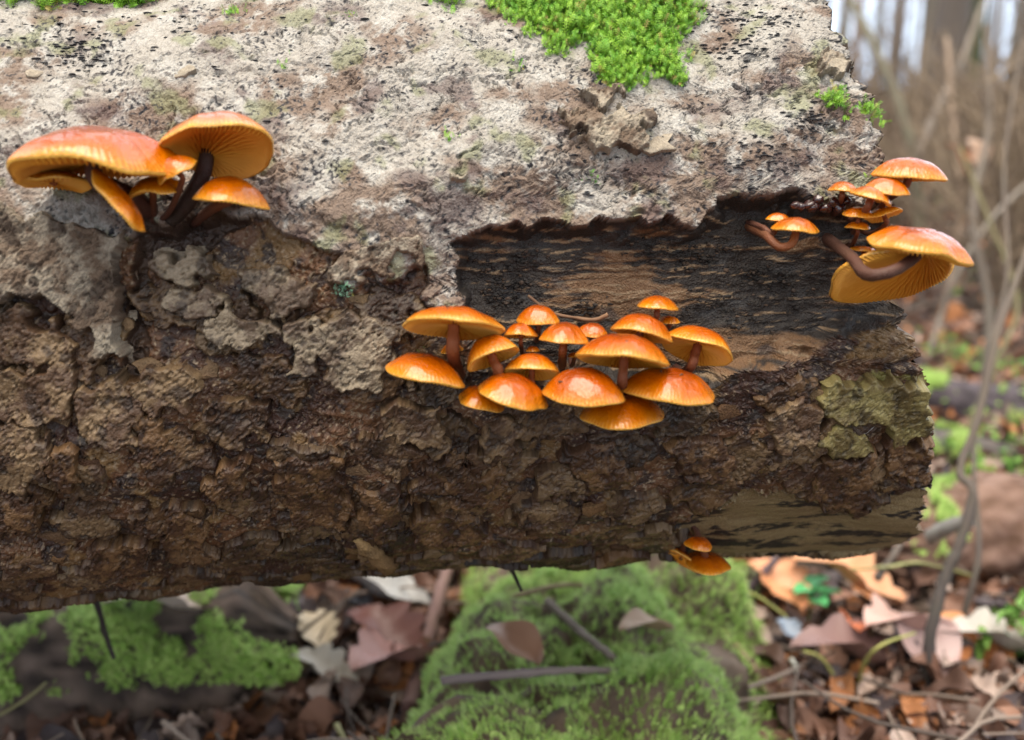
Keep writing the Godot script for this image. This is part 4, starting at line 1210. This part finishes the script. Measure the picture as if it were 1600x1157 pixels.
func make_leaf(lobes: bool) -> ArrayMesh:
	var v := PackedVector3Array()
	var c := PackedColorArray()
	var idx := PackedInt32Array()
	var n := 15
	for k in n:
		var t := float(k) / (n - 1)
		var w := 0.30 * pow(sin(PI * clampf(t * 0.96 + 0.02, 0.0, 1.0)), 0.75)
		if lobes:
			w *= 0.72 + 0.42 * absf(sin(t * 4.6 * PI))
		var y := 0.10 * sin(t * PI) + 0.05 * sin(t * 7.0)
		for s in [-1.0, -0.5, 0.0, 0.5, 1.0]:
			v.append(Vector3(s * w, y + absf(s) * absf(s) * w * 0.7 + 0.03 * sin(t * 11.0 + s * 3.0), t - 0.5))
			c.append(Color.WHITE if s != 0.0 else Color(1.25, 1.2, 1.1))
	for k in n - 1:
		for s in 4:
			var a := k * 5 + s
			idx.append_array([a, a + 1, a + 5, a + 1, a + 6, a + 5])
	return array_mesh(v, PackedVector3Array(), c, idx, M.leaf)

func leaf_colour() -> Color:
	var pick := rng.randf()
	if pick < 0.30:
		return Color(0.13, 0.065, 0.045) * rng.randf_range(0.5, 1.2)
	if pick < 0.52:
		return Color(0.30, 0.16, 0.11) * rng.randf_range(0.55, 1.0)
	if pick < 0.66:
		return Color(0.42, 0.17, 0.06) * rng.randf_range(0.55, 1.0)
	if pick < 0.84:
		return Color(0.36, 0.27, 0.23) * rng.randf_range(0.5, 1.1)
	return Color(0.06, 0.045, 0.05)

func lay(at: Vector3, size: float, steep: float) -> Transform3D:
	var b := Basis(Vector3.UP, rng.randf() * TAU) * Basis(Vector3.RIGHT, rng.randfn() * steep) * Basis(Vector3.BACK, rng.randfn() * steep)
	return Transform3D(b.scaled(Vector3(rng.randf_range(0.8, 1.2), rng.randf_range(0.3, 1.6), 1.0) * size), at)

func make_litter() -> void:
	leaf_mesh = make_leaf(false)
	oak_mesh = make_leaf(true)
	for which in 2:
		var xf := []
		var cols := PackedColorArray()
		for k in 9000:
			var d := 0.5 + 6.5 * pow(rng.randf(), 1.8)
			var x := rng.randf_range(-0.65, 0.65) * d * (1.0 if d < 1.6 else 0.9) + (0.0 if d < 1.6 else 0.18 * d)
			var z := -d
			xf.append(lay(Vector3(x, ground_y(x, z) + rng.randf_range(0.002, 0.03), z), rng.randf_range(0.02, 0.052), 0.45))
			cols.append(leaf_colour())
		for k in 1200:
			var x := rng.randf_range(-14.0, 14.0)
			var z := rng.randf_range(-24.0, 6.0)
			xf.append(lay(Vector3(x, ground_y(x, z) + 0.01, z), rng.randf_range(0.06, 0.12), 0.4))
			cols.append(leaf_colour())
		var o := scatter("leaf_litter", leaf_mesh if which else oak_mesh, xf, cols)
		meta(o, "brown lobed leaf litter covering the forest floor" if which == 0 else "brown pointed leaf litter mixed over the forest floor", "leaf litter")
	var sx := []
	var sc2 := PackedColorArray()
	var stk := tube_mesh([Vector3(-0.5, 0, 0), Vector3(-0.2, 0.02, 0.03), Vector3(0.2, -0.01, -0.02), Vector3(0.5, 0.03, 0.03)], 9, 0.011, 0.006, 6, Color.WHITE, Color.WHITE, M.twig, 0.4)
	for k in 800:
		var d := 0.6 + 6.0 * pow(rng.randf(), 1.6)
		var x := rng.randf_range(-0.65, 0.65) * d + (0.0 if d < 1.6 else 0.18 * d)
		var b := Basis(Vector3.UP, rng.randf() * TAU) * Basis(Vector3.BACK, rng.randfn() * 0.3)
		var ln := rng.randf_range(0.05, 0.22)
		sx.append(Transform3D(b.scaled(Vector3.ONE * ln), Vector3(x, ground_y(x, -d) + rng.randf_range(0.01, 0.05), -d)))
		sc2.append(Color(0.06, 0.045, 0.04).lerp(Color(0.26, 0.2, 0.16), rng.randf()) if rng.randf() < 0.88 else Color(0.26, 0.24, 0.11))
	var tl := scatter("twig_litter", stk, sx, sc2)
	meta(tl, "thin twigs and straws strewn through the leaf litter", "twigs")
	# leaves that stand out
	var lone := [
		[Vector3(-0.3184, 0.1000, -0.8410), 0.085, Color(0.55, 0.44, 0.38), 0.15, "pale curled leaf on the mossy stump under the log", 1.9],
		[Vector3(-0.1508, 0.0500, -0.9690), 0.10, Color(0.38, 0.37, 0.36), 0.2, "grey white wet leaf lying in the gap below the log", 1.5],
		[Vector3(-0.1934, 0.0400, -0.9073), 0.05, Color(0.55, 0.45, 0.32), 0.25, "cream leaf standing beside the mossy stump's end", 0.3],
		[Vector3(-0.1799, 0.0300, -0.8480), 0.06, Color(0.40, 0.37, 0.33), 0.2, "rounded off white leaf between stump and reddish branch", 1.2],
		[Vector3(-0.1270, 0.0300, -0.9062), 0.09, Color(0.16, 0.07, 0.06), 0.2, "dark maroon leaf between stump and reddish branch", 0.8],
		[Vector3(-0.1152, 0.0300, -0.8591), 0.09, Color(0.33, 0.17, 0.15), 0.2, "dusky pink leaf near the reddish branch", 2.5],
		[Vector3(-0.1647, 0.0400, -1.0418), 0.09, Color(0.40, 0.24, 0.16), 0.2, "tan leaf showing just under the log's belly", 1.7],
		[Vector3(0.2839, 0.0400, -1.0031), 0.075, Color(0.60, 0.27, 0.13), 0.2, "orange leaf beside the hanging mushrooms", 0.5],
		[Vector3(0.3553, 0.0500, -0.9908), 0.10, Color(0.58, 0.30, 0.16), 0.25, "large orange tan lobed leaf beneath the log's sawn end", 1.2],
		[Vector3(0.3805, 0.0400, -0.9073), 0.085, Color(0.50, 0.32, 0.27), 0.3, "pinkish leaf leaning by the thin dark sapling", 2.2],
		[Vector3(0.3524, 0.0300, -0.9251), 0.06, Color(0.50, 0.13, 0.04), 0.3, "rust red leaf among pink ones below the sawn end", 2.8],
		[Vector3(0.4018, 0.0300, -0.8940), 0.08, Color(0.40, 0.28, 0.27), 0.2, "mauve leaf half under the leaning pinkish leaf", 0.2],
		[Vector3(0.4344, 0.0400, -0.9073), 0.045, Color(0.60, 0.26, 0.10), 0.3, "small bright orange leaf past the thin sapling", 1.0],
		[Vector3(0.4708, 0.0300, -0.8940), 0.085, Color(0.42, 0.39, 0.35), 0.2, "white bleached leaf by the mossy ground past the sapling", 1.5],
		[Vector3(0.3314, 0.0200, -0.8872), 0.10, Color(0.22, 0.13, 0.12), 0.15, "wide dull brown leaf in the gap below the orange ones", 1.6],
		[Vector3(0.2834, 0.0200, -0.9429), 0.03, Color(0.20, 0.25, 0.33), 0.2, "small wet leaf near the green sprig, bluish sheen painted into its colour", 0.4],  # bluish base colour paints in the sheen of the sky
		[Vector3(0.0000, 0.1350, -0.7135), 0.05, Color(0.30, 0.16, 0.10), 0.1, "small brown leaf lying on the mossy log near the short stick", 0.7],
		[Vector3(0.1123, 0.1200, -0.7650), 0.045, Color(0.36, 0.24, 0.16), 0.1, "tan leaf lying on the far flank of the mossy log", 2.1],
		[Vector3(1.0644, 0.4250, -2.4000), 0.08, Color(0.42, 0.28, 0.2), 0.9, "withered leaf hanging on a shrub past the sawn end", 0.3],
		[Vector3(0.9862, 0.4163, -2.3000), 0.08, Color(0.36, 0.13, 0.05), 0.9, "rusty withered leaf beside a paler one on the shrub", 1.3],
	]
	for s in lone:
		var t := put("fallen_leaf", oak_mesh if rng.randf() < 0.6 else leaf_mesh)
		var tint := StandardMaterial3D.new()
		tint.albedo_color = (s[2] as Color).linear_to_srgb()
		tint.vertex_color_use_as_albedo = true
		tint.roughness = 0.45
		tint.cull_mode = BaseMaterial3D.CULL_DISABLED
		tint.backlight = Color(0.15, 0.15, 0.15)
		t.material_override = tint
		t.transform = Transform3D((Basis(Vector3.UP, s[5]) * Basis(Vector3.RIGHT, s[3] + 0.2)).scaled(Vector3(1.3, 0.9, 1.0) * s[1]), s[0])
		meta(t, s[4], "leaf")

# a lesser log on the ground: knobbly cylinder with moss on top
func lesser_log(called: String, a: Vector3, b: Vector3, r: float, ca: Color, cb: Color, moss: float, label: String, moss_label := "", seed_ := 1) -> void:
	var ax := (b - a).normalized()
	var side := ax.cross(Vector3.UP).normalized()
	var up := side.cross(ax)
	var ln := a.distance_to(b)
	var o := thing(called, a, label, "log")
	var v := PackedVector3Array()
	var c := PackedColorArray()
	var idx := PackedInt32Array()
	var nu := int(clampf(ln / 0.006, 20, 180))
	var nt := 72
	for i in nu + 1:
		for j in nt:
			var t := TAU * j / nt
			var u := ln * i / nu
			var y := sin(t)
			var h := 0.10 * nwarp.get_noise_3d(u * 500.0 + seed_ * 50.0, cos(t) * r * 420.0, y * r * 420.0) + 0.34 * nlow.get_noise_3d(u * 500.0, cos(t) * r * 700.0, y * r * 700.0 + seed_ * 90.0)
			var rr := r * (1.0 + h) * lerpf(0.4, 1.0, smoothstep(0.0, r * 0.9, minf(u, ln - u) + 0.02 * nwarp.get_noise_2d(t * 60.0, seed_ * 10.0)))
			v.append(ax * u + (side * cos(t) + up * y) * rr)
			c.append(mixc(ca, cb, 0.5 + npatch.get_noise_2d(u * 700.0 + seed_ * 100.0, t * r * 1500.0) * 1.4))
	for i in nu:
		for j in nt:
			var p := i * nt + j
			var q := i * nt + (j + 1) % nt
			idx.append_array([p, q, p + nt, q, q + nt, p + nt])
	for e in 2:
		v.append(ax * (ln * e))
		c.append(cb)
		for j in nt:
			var p := e * nu * nt + j
			var q := e * nu * nt + (j + 1) % nt
			idx.append_array([v.size() - 1, q, p] if e else [v.size() - 1, p, q])
	put("bark", array_mesh(v, PackedVector3Array(), c, idx, M.bark), o)
	if moss <= 0.0:
		return
	var xf := []
	var cols := PackedColorArray()
	var count := mini(int(ln * r * 2.2 / (0.0017 * 0.0017)), 60000)
	for k in count:
		var u := rng.randf() * ln
		var t := rng.randf_range(0.1, PI - 0.1)
		var pn := npatch.get_noise_2d(u * 260.0 + seed_ * 40.0, t * r * 260.0) + nwarp.get_noise_2d(u * 500.0, t * r * 500.0 + seed_ * 20.0) * 0.35
		if pn < 0.42 - moss:
			continue
		var y := sin(t)
		var h := 0.10 * nwarp.get_noise_3d(u * 500.0 + seed_ * 50.0, cos(t) * r * 420.0, y * r * 420.0) + 0.34 * nlow.get_noise_3d(u * 500.0, cos(t) * r * 700.0, y * r * 700.0 + seed_ * 90.0)
		var nrm := side * cos(t) + up * y
		var dir := (nrm + Vector3.UP * 0.4 + Vector3(rng.randfn(), rng.randfn(), rng.randfn()) * 0.4).normalized()
		var sx := dir.cross(Vector3(rng.randfn(), rng.randfn(), rng.randfn())).normalized()
		var s := rng.randf_range(0.6, 1.0) * (0.8 + clampf(pn, 0.0, 0.6))
		xf.append(Transform3D(Basis(sx, dir, sx.cross(dir)).scaled(Vector3.ONE * s), ax * u + nrm * (r * (1.0 + h) + maxf(pn, 0.0) * 0.006)))
		cols.append(Color(0.24, 0.44, 0.06).lerp(Color(0.50, 0.66, 0.19), clampf(0.5 + rng.randfn() * 0.35, 0.0, 1.0)))
	if xf.size():
		if moss_shoot == null:
			make_shoot()
		scatter("moss", moss_shoot, xf, cols, o)

func stick(called: String, ctrl: Array, r0: float, r1: float, ca: Color, cb: Color, label: String, category: String, group := "") -> void:
	var base: Vector3 = ctrl[0]
	var pts := []
	for p in ctrl:
		pts.append(p - base)
	var o := put(called, tube_mesh(pts, 6 * ctrl.size(), r0, r1, 8, ca, cb, M.twig, 0.5))
	o.position = base
	meta(o, label, category, group)

func make_forest() -> void:
	lesser_log("mossy_log", Vector3(0.0338, -0.0450, -0.4958), Vector3(0.1437, -0.0300, -1.3710), 0.155, Color(0.09, 0.06, 0.045), Color(0.26, 0.19, 0.14), 0.78, "half sunk log thick with pale green moss running under the raised log", "", 3)
	lesser_log("mossy_stump", Vector3(-0.5366, 0.0500, -0.8261), Vector3(-0.2103, 0.0300, -0.8940), 0.075, Color(0.04, 0.028, 0.024), Color(0.22, 0.16, 0.13), 0.5, "dark rotten wood piece with bright moss tufts lying below the log", "", 5)
	lesser_log("brown_log", Vector3(0.4127, 0.0351, -1.1200), Vector3(0.7792, 0.0423, -1.2000), 0.062, Color(0.14, 0.075, 0.05), Color(0.30, 0.19, 0.15), 0.05, "reddish brown log lying past the sawn end, beyond the thin sapling", "", 7)
	lesser_log("dark_log", Vector3(0.6633, 0.0556, -1.7500), Vector3(0.8888, 0.0210, -1.6000), 0.045, Color(0.045, 0.036, 0.045), Color(0.12, 0.10, 0.12), 0.18, "dark log with green moss tufts farther back beyond the sawn end", "", 9)
	lesser_log("grey_log", Vector3(0.5773, 0.0332, -1.5000), Vector3(0.8727, 0.0044, -1.4500), 0.03, Color(0.08, 0.075, 0.08), Color(0.2, 0.17, 0.16), 0.1, "thin grey fallen branch between the dark and the brown log", "", 10)
	# sticks and straws under the log
	stick("reddish_branch", [Vector3(-0.0917, 0.0200, -0.8012), Vector3(-0.0847, 0.0300, -0.8940), Vector3(-0.0742, 0.0500, -0.9762), Vector3(-0.0640, 0.0500, -1.1053)], 0.008, 0.006, Color(0.16, 0.09, 0.08), Color(0.2, 0.12, 0.10), "straight reddish branch slanting down beside the mossy log", "branch")
	stick("arched_stem", [Vector3(-0.0587, 0.0300, -0.8265), Vector3(-0.0231, 0.1000, -0.8291), Vector3(0.0173, 0.1200, -0.8333), Vector3(0.0584, 0.1200, -0.8458), Vector3(0.0953, 0.1000, -0.8594), Vector3(0.1211, 0.0600, -0.8657)], 0.0028, 0.0016, Color(0.22, 0.15, 0.10), Color(0.32, 0.26, 0.14), "thin stem arching over the mossy log", "stem")
	stick("long_twig", [Vector3(-0.0537, 0.1200, -0.6887), Vector3(0.0000, 0.1300, -0.6814), Vector3(0.0486, 0.1300, -0.6867), Vector3(0.0967, 0.1300, -0.6831), Vector3(0.1599, 0.1100, -0.7047)], 0.0035, 0.0022, Color(0.20, 0.16, 0.16), Color(0.26, 0.20, 0.17), "grey twig lying straight across the mossy log", "twig")
	stick("reddish_branch", [Vector3(0.1683, 0.0700, -0.9371), Vector3(0.1796, 0.0700, -0.8906), Vector3(0.1999, 0.0600, -0.8657), Vector3(0.2192, 0.0500, -0.8154)], 0.005, 0.004, Color(0.36, 0.15, 0.06), Color(0.2, 0.12, 0.09), "orange barked branch along the edge of the mossy log", "branch")
	stick("grey_branch", [Vector3(0.0311, 0.1200, -0.8153), Vector3(0.0561, 0.1200, -0.7650), Vector3(0.0812, 0.1200, -0.7198)], 0.004, 0.003, Color(0.13, 0.10, 0.08), Color(0.2, 0.16, 0.13), "dark short stick pressed into the moss of the half sunk log", "stick")
	var straw := Color(0.30, 0.30, 0.10)
	stick("straw", [Vector3(-0.0805, 0.0100, -0.8369), Vector3(-0.0536, 0.0400, -0.9011), Vector3(-0.0325, 0.0800, -0.9455), Vector3(-0.0207, 0.1200, -0.9506)], 0.0022, 0.0011, straw, Color(0.38, 0.42, 0.16), "green yellow straw leaning across the mossy log's edge", "straw")
	stick("straw", [Vector3(-0.0588, 0.0200, -0.8265), Vector3(-0.0458, 0.0500, -0.8714), Vector3(-0.0364, 0.0600, -0.9028)], 0.0022, 0.0012, Color(0.4, 0.42, 0.3), Color(0.35, 0.38, 0.2), "short pale straw beside the leaning green yellow one", "straw")
	stick("straw", [Vector3(0.1968, 0.0600, -0.9858), Vector3(0.2106, 0.0800, -0.9244), Vector3(0.2378, 0.0800, -0.9042), Vector3(0.2685, 0.0600, -0.8964)], 0.0018, 0.0011, Color(0.38, 0.42, 0.10), straw, "yellow green straw bowed below the hanging mushrooms", "straw")
	stick("straw", [Vector3(0.3333, 0.0000, -0.8686), Vector3(0.3272, 0.0400, -0.8426), Vector3(0.3332, 0.0700, -0.8253), Vector3(0.3816, 0.0600, -0.8657)], 0.0020, 0.0012, Color(0.4, 0.38, 0.10), straw, "yellow straw bent over below the orange leaves", "straw")
	stick("straw", [Vector3(0.3165, 0.0000, -0.8741), Vector3(0.2975, 0.0300, -0.8705), Vector3(0.2776, 0.0400, -0.8675)], 0.0020, 0.0012, Color(0.34, 0.34, 0.10), straw, "green straw curling away from the bent yellow one", "straw")
	stick("straw", [Vector3(0.3645, 0.0600, -1.0009), Vector3(0.3830, 0.0900, -0.9454), Vector3(0.4189, 0.0900, -0.9542), Vector3(0.4986, 0.0500, -1.0059)], 0.0018, 0.0012, Color(0.36, 0.38, 0.2), straw, "pale straw stretched out under the log's sawn end", "straw")
	stick("straw", [Vector3(0.2666, 0.0000, -0.8686), Vector3(0.2666, 0.0300, -0.8535), Vector3(0.2623, 0.0400, -0.8538)], 0.0028, 0.0022, Color(0.5, 0.5, 0.45), Color(0.45, 0.45, 0.4), "stub of whitish straw near the green sprig", "straw")
	stick("dead_branch", [Vector3(0.2544, 0.0300, -1.0077), Vector3(0.2701, 0.0500, -1.0059), Vector3(0.2866, 0.0700, -1.0082)], 0.005, 0.004, Color(0.10, 0.07, 0.09), Color(0.14, 0.10, 0.11), "purplish broken stick in the dark gap under the log", "stick")
	# thin saplings past the sawn end
	var grey_a := Color(0.06, 0.048, 0.042)
	var grey_b := Color(0.12, 0.095, 0.075)
	stick("sapling", [Vector3(0.3964, 0.0020, -0.8600), Vector3(0.3987, 0.0576, -0.8700), Vector3(0.4154, 0.1076, -0.8900), Vector3(0.4299, 0.1362, -0.9000), Vector3(0.4457, 0.1808, -0.9200), Vector3(0.4400, 0.1963, -0.9400), Vector3(0.4667, 0.2428, -0.9700), Vector3(0.4998, 0.3165, -1.0200), Vector3(0.5614, 0.3977, -1.1000)], 0.0060, 0.0028, Color(0.05, 0.042, 0.04), grey_b, "crooked dark grey sapling rising in front of the brown log", "sapling")
	stick("sapling", [Vector3(0.4730, -0.0554, -0.9500), Vector3(0.4779, 0.0235, -0.9700), Vector3(0.4990, 0.0828, -1.0000), Vector3(0.5279, 0.1633, -1.1000), Vector3(0.5803, 0.2434, -1.2000), Vector3(0.6389, 0.3369, -1.3000), Vector3(0.6888, 0.4657, -1.4500), Vector3(0.7665, 0.6356, -1.6000)], 0.0035, 0.0022, grey_a, grey_b, "slender straight sapling next to the crooked one", "sapling")
	stick("grey_branch", [Vector3(0.4281, 0.1172, -0.9600), Vector3(0.4357, 0.1416, -0.9300), Vector3(0.4490, 0.1527, -0.9200)], 0.008, 0.006, Color(0.2, 0.19, 0.18), Color(0.16, 0.15, 0.14), "stubby grey branch forking off the crooked sapling", "branch")
	stick("sapling", [Vector3(0.3731, 0.0742, -0.9500), Vector3(0.3952, 0.0896, -0.9700), Vector3(0.4159, 0.0940, -1.0000)], 0.004, 0.003, grey_a, grey_b, "short grey stem tucked under the sawn end", "sapling")
	stick("sapling", [Vector3(0.8262, -0.0422, -2.0000), Vector3(0.9042, 0.0970, -2.1000), Vector3(0.9322, 0.2058, -2.1000), Vector3(1.0449, 0.3142, -2.2000), Vector3(1.1939, 0.4024, -2.3000)], 0.006, 0.004, Color(0.16, 0.14, 0.12), Color(0.24, 0.21, 0.18), "pale bent stem sweeping across the undergrowth", "sapling")
	stick("sapling", [Vector3(0.9219, -0.0126, -1.9000), Vector3(0.9543, 0.1447, -2.0000), Vector3(0.9449, 0.3249, -2.1000), Vector3(1.0488, 0.4854, -2.3000), Vector3(1.1043, 0.7121, -2.5000)], 0.010, 0.006, Color(0.10, 0.085, 0.07), grey_b, "upright brown sapling behind the big lumpy cap", "sapling")
	stick("sapling", [Vector3(1.2176, 0.0583, -3.0000), Vector3(1.2069, 0.3510, -3.1000), Vector3(1.1659, 0.5546, -3.2000), Vector3(1.1298, 0.6887, -3.3000), Vector3(1.0765, 0.8948, -3.5000)], 0.017, 0.011, Color(0.10, 0.09, 0.06), Color(0.15, 0.14, 0.10), "dark leaning stem by the log's top edge", "sapling")
	stick("sapling", [Vector3(1.2069, 0.3510, -3.1000), Vector3(1.3289, 0.4964, -3.3000), Vector3(1.4762, 0.6569, -3.5000), Vector3(1.6683, 0.8820, -3.8000)], 0.012, 0.008, Color(0.14, 0.11, 0.09), Color(0.2, 0.17, 0.14), "forked stem growing from the dark leaning one", "sapling")
	stick("sapling", [Vector3(0.6980, 0.0227, -1.5000), Vector3(0.7893, 0.1412, -1.6000), Vector3(0.8587, 0.2166, -1.7000), Vector3(0.8324, 0.3571, -1.8000), Vector3(0.8179, 0.4625, -1.9000)], 0.0045, 0.003, Color(0.10, 0.09, 0.045), Color(0.16, 0.14, 0.07), "olive stem curving up beside the undergrowth", "sapling")
	stick("sapling", [Vector3(1.1138, -0.1143, -2.6000), Vector3(1.2269, 0.2325, -2.8000), Vector3(1.2670, 0.4657, -3.0000), Vector3(1.3030, 0.7211, -3.2000)], 0.009, 0.006, Color(0.2, 0.14, 0.10), Color(0.3, 0.22, 0.16), "brown straight stem in front of the mossy tree trunk", "sapling")
	# green sprig under the sawn end
	var spr := thing("green_sprig", Vector3(0.3198, 0.0000, -0.9921), "small fresh green sprig among the fallen leaves", "plant")
	var lf := StandardMaterial3D.new()
	lf.albedo_color = Color(0.10, 0.42, 0.16).linear_to_srgb()
	lf.roughness = 0.5
	lf.cull_mode = BaseMaterial3D.CULL_DISABLED
	lf.backlight = Color(0.5, 0.5, 0.5)
	for k in 6:
		var m := put("leaf", leaf_mesh, spr)
		m.material_override = lf
		var a := k * 1.05 + 0.3
		m.transform = Transform3D((Basis(Vector3.UP, a) * Basis(Vector3.RIGHT, -0.25)).scaled(Vector3(1.5, 1.0, 1.0) * 0.026), Vector3(sin(a) * 0.014, 0.030 + 0.006 * (k % 3), cos(a) * 0.014))
	put("stem", tube_mesh([Vector3.ZERO, Vector3(0.002, 0.015, 0), Vector3(0, 0.032, 0)], 6, 0.0012, 0.0008, 6, Color(0.1, 0.2, 0.05), Color(0.15, 0.3, 0.08), M.twig), spr)
	# low green plants in the wood
	var gx := []
	var gc := PackedColorArray()
	for k in 520:
		var cl := k % 9
		var p: Vector3 = [Vector3(0.9797, 0.0000, -1.9469), Vector3(0.9215, 0.0000, -2.0196), Vector3(1.3734, 0.0000, -2.7142), Vector3(1.4977, 0.0000, -3.2298), Vector3(2.0526, 0.0000, -5.1319), Vector3(2.3060, 0.0000, -4.5974), Vector3(0.7123, 0.0000, -1.3954), Vector3(0.5012, 0.0000, -0.8969), Vector3(2.6243, 0.0000, -6.2054)][cl]
		var spread: float = [0.10, 0.08, 0.2, 0.25, 0.4, 0.5, 0.08, 0.04, 0.8][cl]
		var x := p.x + rng.randfn() * spread * 0.6
		var z := p.z + rng.randfn() * spread * 0.6
		gx.append(lay(Vector3(x, ground_y(x, z) + 0.02 + rng.randf() * 0.05, z), rng.randf_range(0.01, 0.024), 0.6))
		gc.append(Color(0.06, 0.17, 0.02).lerp(Color(0.16, 0.30, 0.05), rng.randf()))
	var gp := scatter("low_green_plants", leaf_mesh, gx, gc)
	meta(gp, "tufts of low green plants in the leaf litter beyond the log", "plants")
	make_trees()

func branchy(root: Vector3, height: float, r: float, lean: Vector3, count: int, ca: Color, cb: Color) -> Array:   # [trunk, branches]
	var pts := []
	for k in 7:
		var t := k / 6.0
		pts.append(root + Vector3(0, height * t, 0) + lean * t * t * height + Vector3(rng.randfn(), 0, rng.randfn()) * r * 0.9 * t)
	var crv := curve(pts, 16)
	var trunk := tube(crv, r, r * 0.25, 14, ca, cb, 0.22)
	for j in 14:
		trunk[0][j] = trunk[0][j] + (trunk[0][j] - root) * 0.5
	var br := []
	for k in count:
		var t := rng.randf_range(0.3, 0.95)
		var p: Vector3 = crv[int(t * 15)]
		var a := rng.randf() * TAU
		var ln := height * rng.randf_range(0.08, 0.22) * (1.1 - t * 0.5)
		var d := Vector3(cos(a), rng.randf_range(0.2, 1.0), sin(a)).normalized()
		var q := p + d * ln * 0.5 + Vector3(rng.randfn(), rng.randfn(), rng.randfn()) * ln * 0.08
		var e := p + d * ln + Vector3(rng.randfn(), rng.randfn() + 0.6, rng.randfn()) * ln * 0.16
		var rr := r * (1.0 - t * 0.75) * 0.28
		br.append(tube(curve([p, q, e], 7), rr, rr * 0.3, 6, cb, cb, 0.2))
		for m in 3:
			var f := rng.randf_range(0.35, 0.95)
			var s := p.lerp(q, f * 2.0) if f < 0.5 else q.lerp(e, f * 2.0 - 1.0)
			var dd := (d + Vector3(rng.randfn(), rng.randfn() + 0.3, rng.randfn()) * 0.7).normalized()
			br.append(tube([s, s + dd * ln * 0.18, s + dd * ln * 0.36 + Vector3(0, ln * 0.05, 0)], rr * 0.45, rr * 0.15, 5, cb, cb))
	return [trunk, br]

func make_trees() -> void:
	var kinds := [
		["beech_tree", Color(0.11, 0.09, 0.08), Color(0.16, 0.13, 0.11), 0.16, 14.0, 16, "grey smooth barked tree"],
		["oak_tree", Color(0.09, 0.075, 0.055), Color(0.14, 0.12, 0.10), 0.2, 13.0, 20, "dark rough barked tree"],
		["birch_tree", Color(0.24, 0.17, 0.13), Color(0.2, 0.14, 0.11), 0.10, 12.0, 22, "pale brown slim tree"],
		["young_tree", Color(0.15, 0.13, 0.09), Color(0.2, 0.17, 0.13), 0.055, 7.0, 18, "thin young bare tree"],
	]
	var protos := []
	for kd in kinds:
		var t := branchy(Vector3.ZERO, kd[4], kd[3], Vector3(rng.randfn() * 0.04, 0, rng.randfn() * 0.04), kd[5], kd[1], kd[2])
		protos.append([join([t[0]], M.twig), join(t[1], M.twig)])
	# the big mossy trunk near the log's end
	var root := Vector3(5.4319, 0.0000, -12.7737)
	root.y = ground_y(root.x, root.z) - 0.05
	var mt := thing("mossy_tree", root, "thick tree trunk green with moss, standing beyond the log's sawn end", "tree")
	var t2 := branchy(Vector3.ZERO, 12.0, 0.2, Vector3(0.02, 0, 0), 14, Color(0.035, 0.05, 0.012), Color(0.09, 0.09, 0.05))
	put("trunk", join([t2[0]], M.twig), mt)
	put("branches", join(t2[1], M.twig), mt).set_meta("kind", "stuff")
	# trees in the strip of wood that shows past the log, then round about
	var spots := []
	for k in 36:
		var az := deg_to_rad(rng.randf_range(14.5, 30.0))
		var d := 8.0 + 46.0 * pow(rng.randf(), 0.75)
		spots.append([Vector3(sin(az) * d, 0, -cos(az) * d), d])
	for k in 110:  # mostly unseen trees all round, added to block low sky light
		var az := deg_to_rad(rng.randf_range(32.0, 372.0))
		var d := rng.randf_range(3.2, 16.0)
		spots.append([Vector3(sin(az) * d, 0, -cos(az) * d), d])
	for k in spots.size():
		var ki := rng.randi() % 4
		var p: Vector3 = spots[k][0]
		p.y = ground_y(p.x, p.z) - 0.05
		var d: float = spots[k][1]
		var far := "close by" if d < 10.0 else ("farther back in the wood" if d < 26.0 else "far back against the pale sky")
		var t := thing(kinds[ki][0], p, "bare %s %s" % [kinds[ki][6], far], "tree", "%ss %s" % [kinds[ki][6], far])
		put("trunk", protos[ki][0], t)
		put("branches", protos[ki][1], t).set_meta("kind", "stuff")
		t.rotation.y = rng.randf() * TAU
		t.scale = Vector3.ONE * rng.randf_range(0.5, 1.1)
	# leafless shrubs
	var shrubs := []
	for s in 3:
		var tw := []
		for k in 24:
			var a := rng.randf() * TAU
			var h := rng.randf_range(0.25, 0.75)
			var out := Vector3(cos(a), 0, sin(a)) * rng.randf_range(0.1, 0.6)
			var q := out * 0.35 + Vector3(rng.randfn() * 0.05, h * 0.5, rng.randfn() * 0.05)
			var e := out + Vector3(0, h, 0)
			var col := Color(0.10, 0.07, 0.05).lerp(Color(0.24, 0.18, 0.12), rng.randf())
			tw.append(tube(curve([out * 0.1, q, e], 6), 0.004, 0.0018, 5, col, col))
			for m in 3:
				var b := q.lerp(e, rng.randf())
				tw.append(tube([b, b + Vector3(rng.randfn() * 0.12, 0.1 + rng.randf() * 0.12, rng.randfn() * 0.12)], 0.003, 0.0015, 4, col, col))
		shrubs.append(join(tw, M.twig))
	for k in 60:
		var az := deg_to_rad(rng.randf_range(15.0, 30.0))
		var d := 2.6 + 12.0 * pow(rng.randf(), 1.2)
		var p := Vector3(sin(az) * d, 0, -cos(az) * d)
		p.y = ground_y(p.x, p.z) - 0.02
		var far := "near the log" if d < 6.0 else "deeper in the wood"
		var o := thing("bare_shrub", p, "leafless tan shrub of thin upright twigs %s" % far, "shrub", "leafless shrubs %s" % far)
		var st := put("stems", shrubs[k % 3], o)
		st.set_meta("kind", "stuff")
		o.rotation.y = rng.randf() * TAU
		o.scale = Vector3.ONE * rng.randf_range(0.6, 1.2)
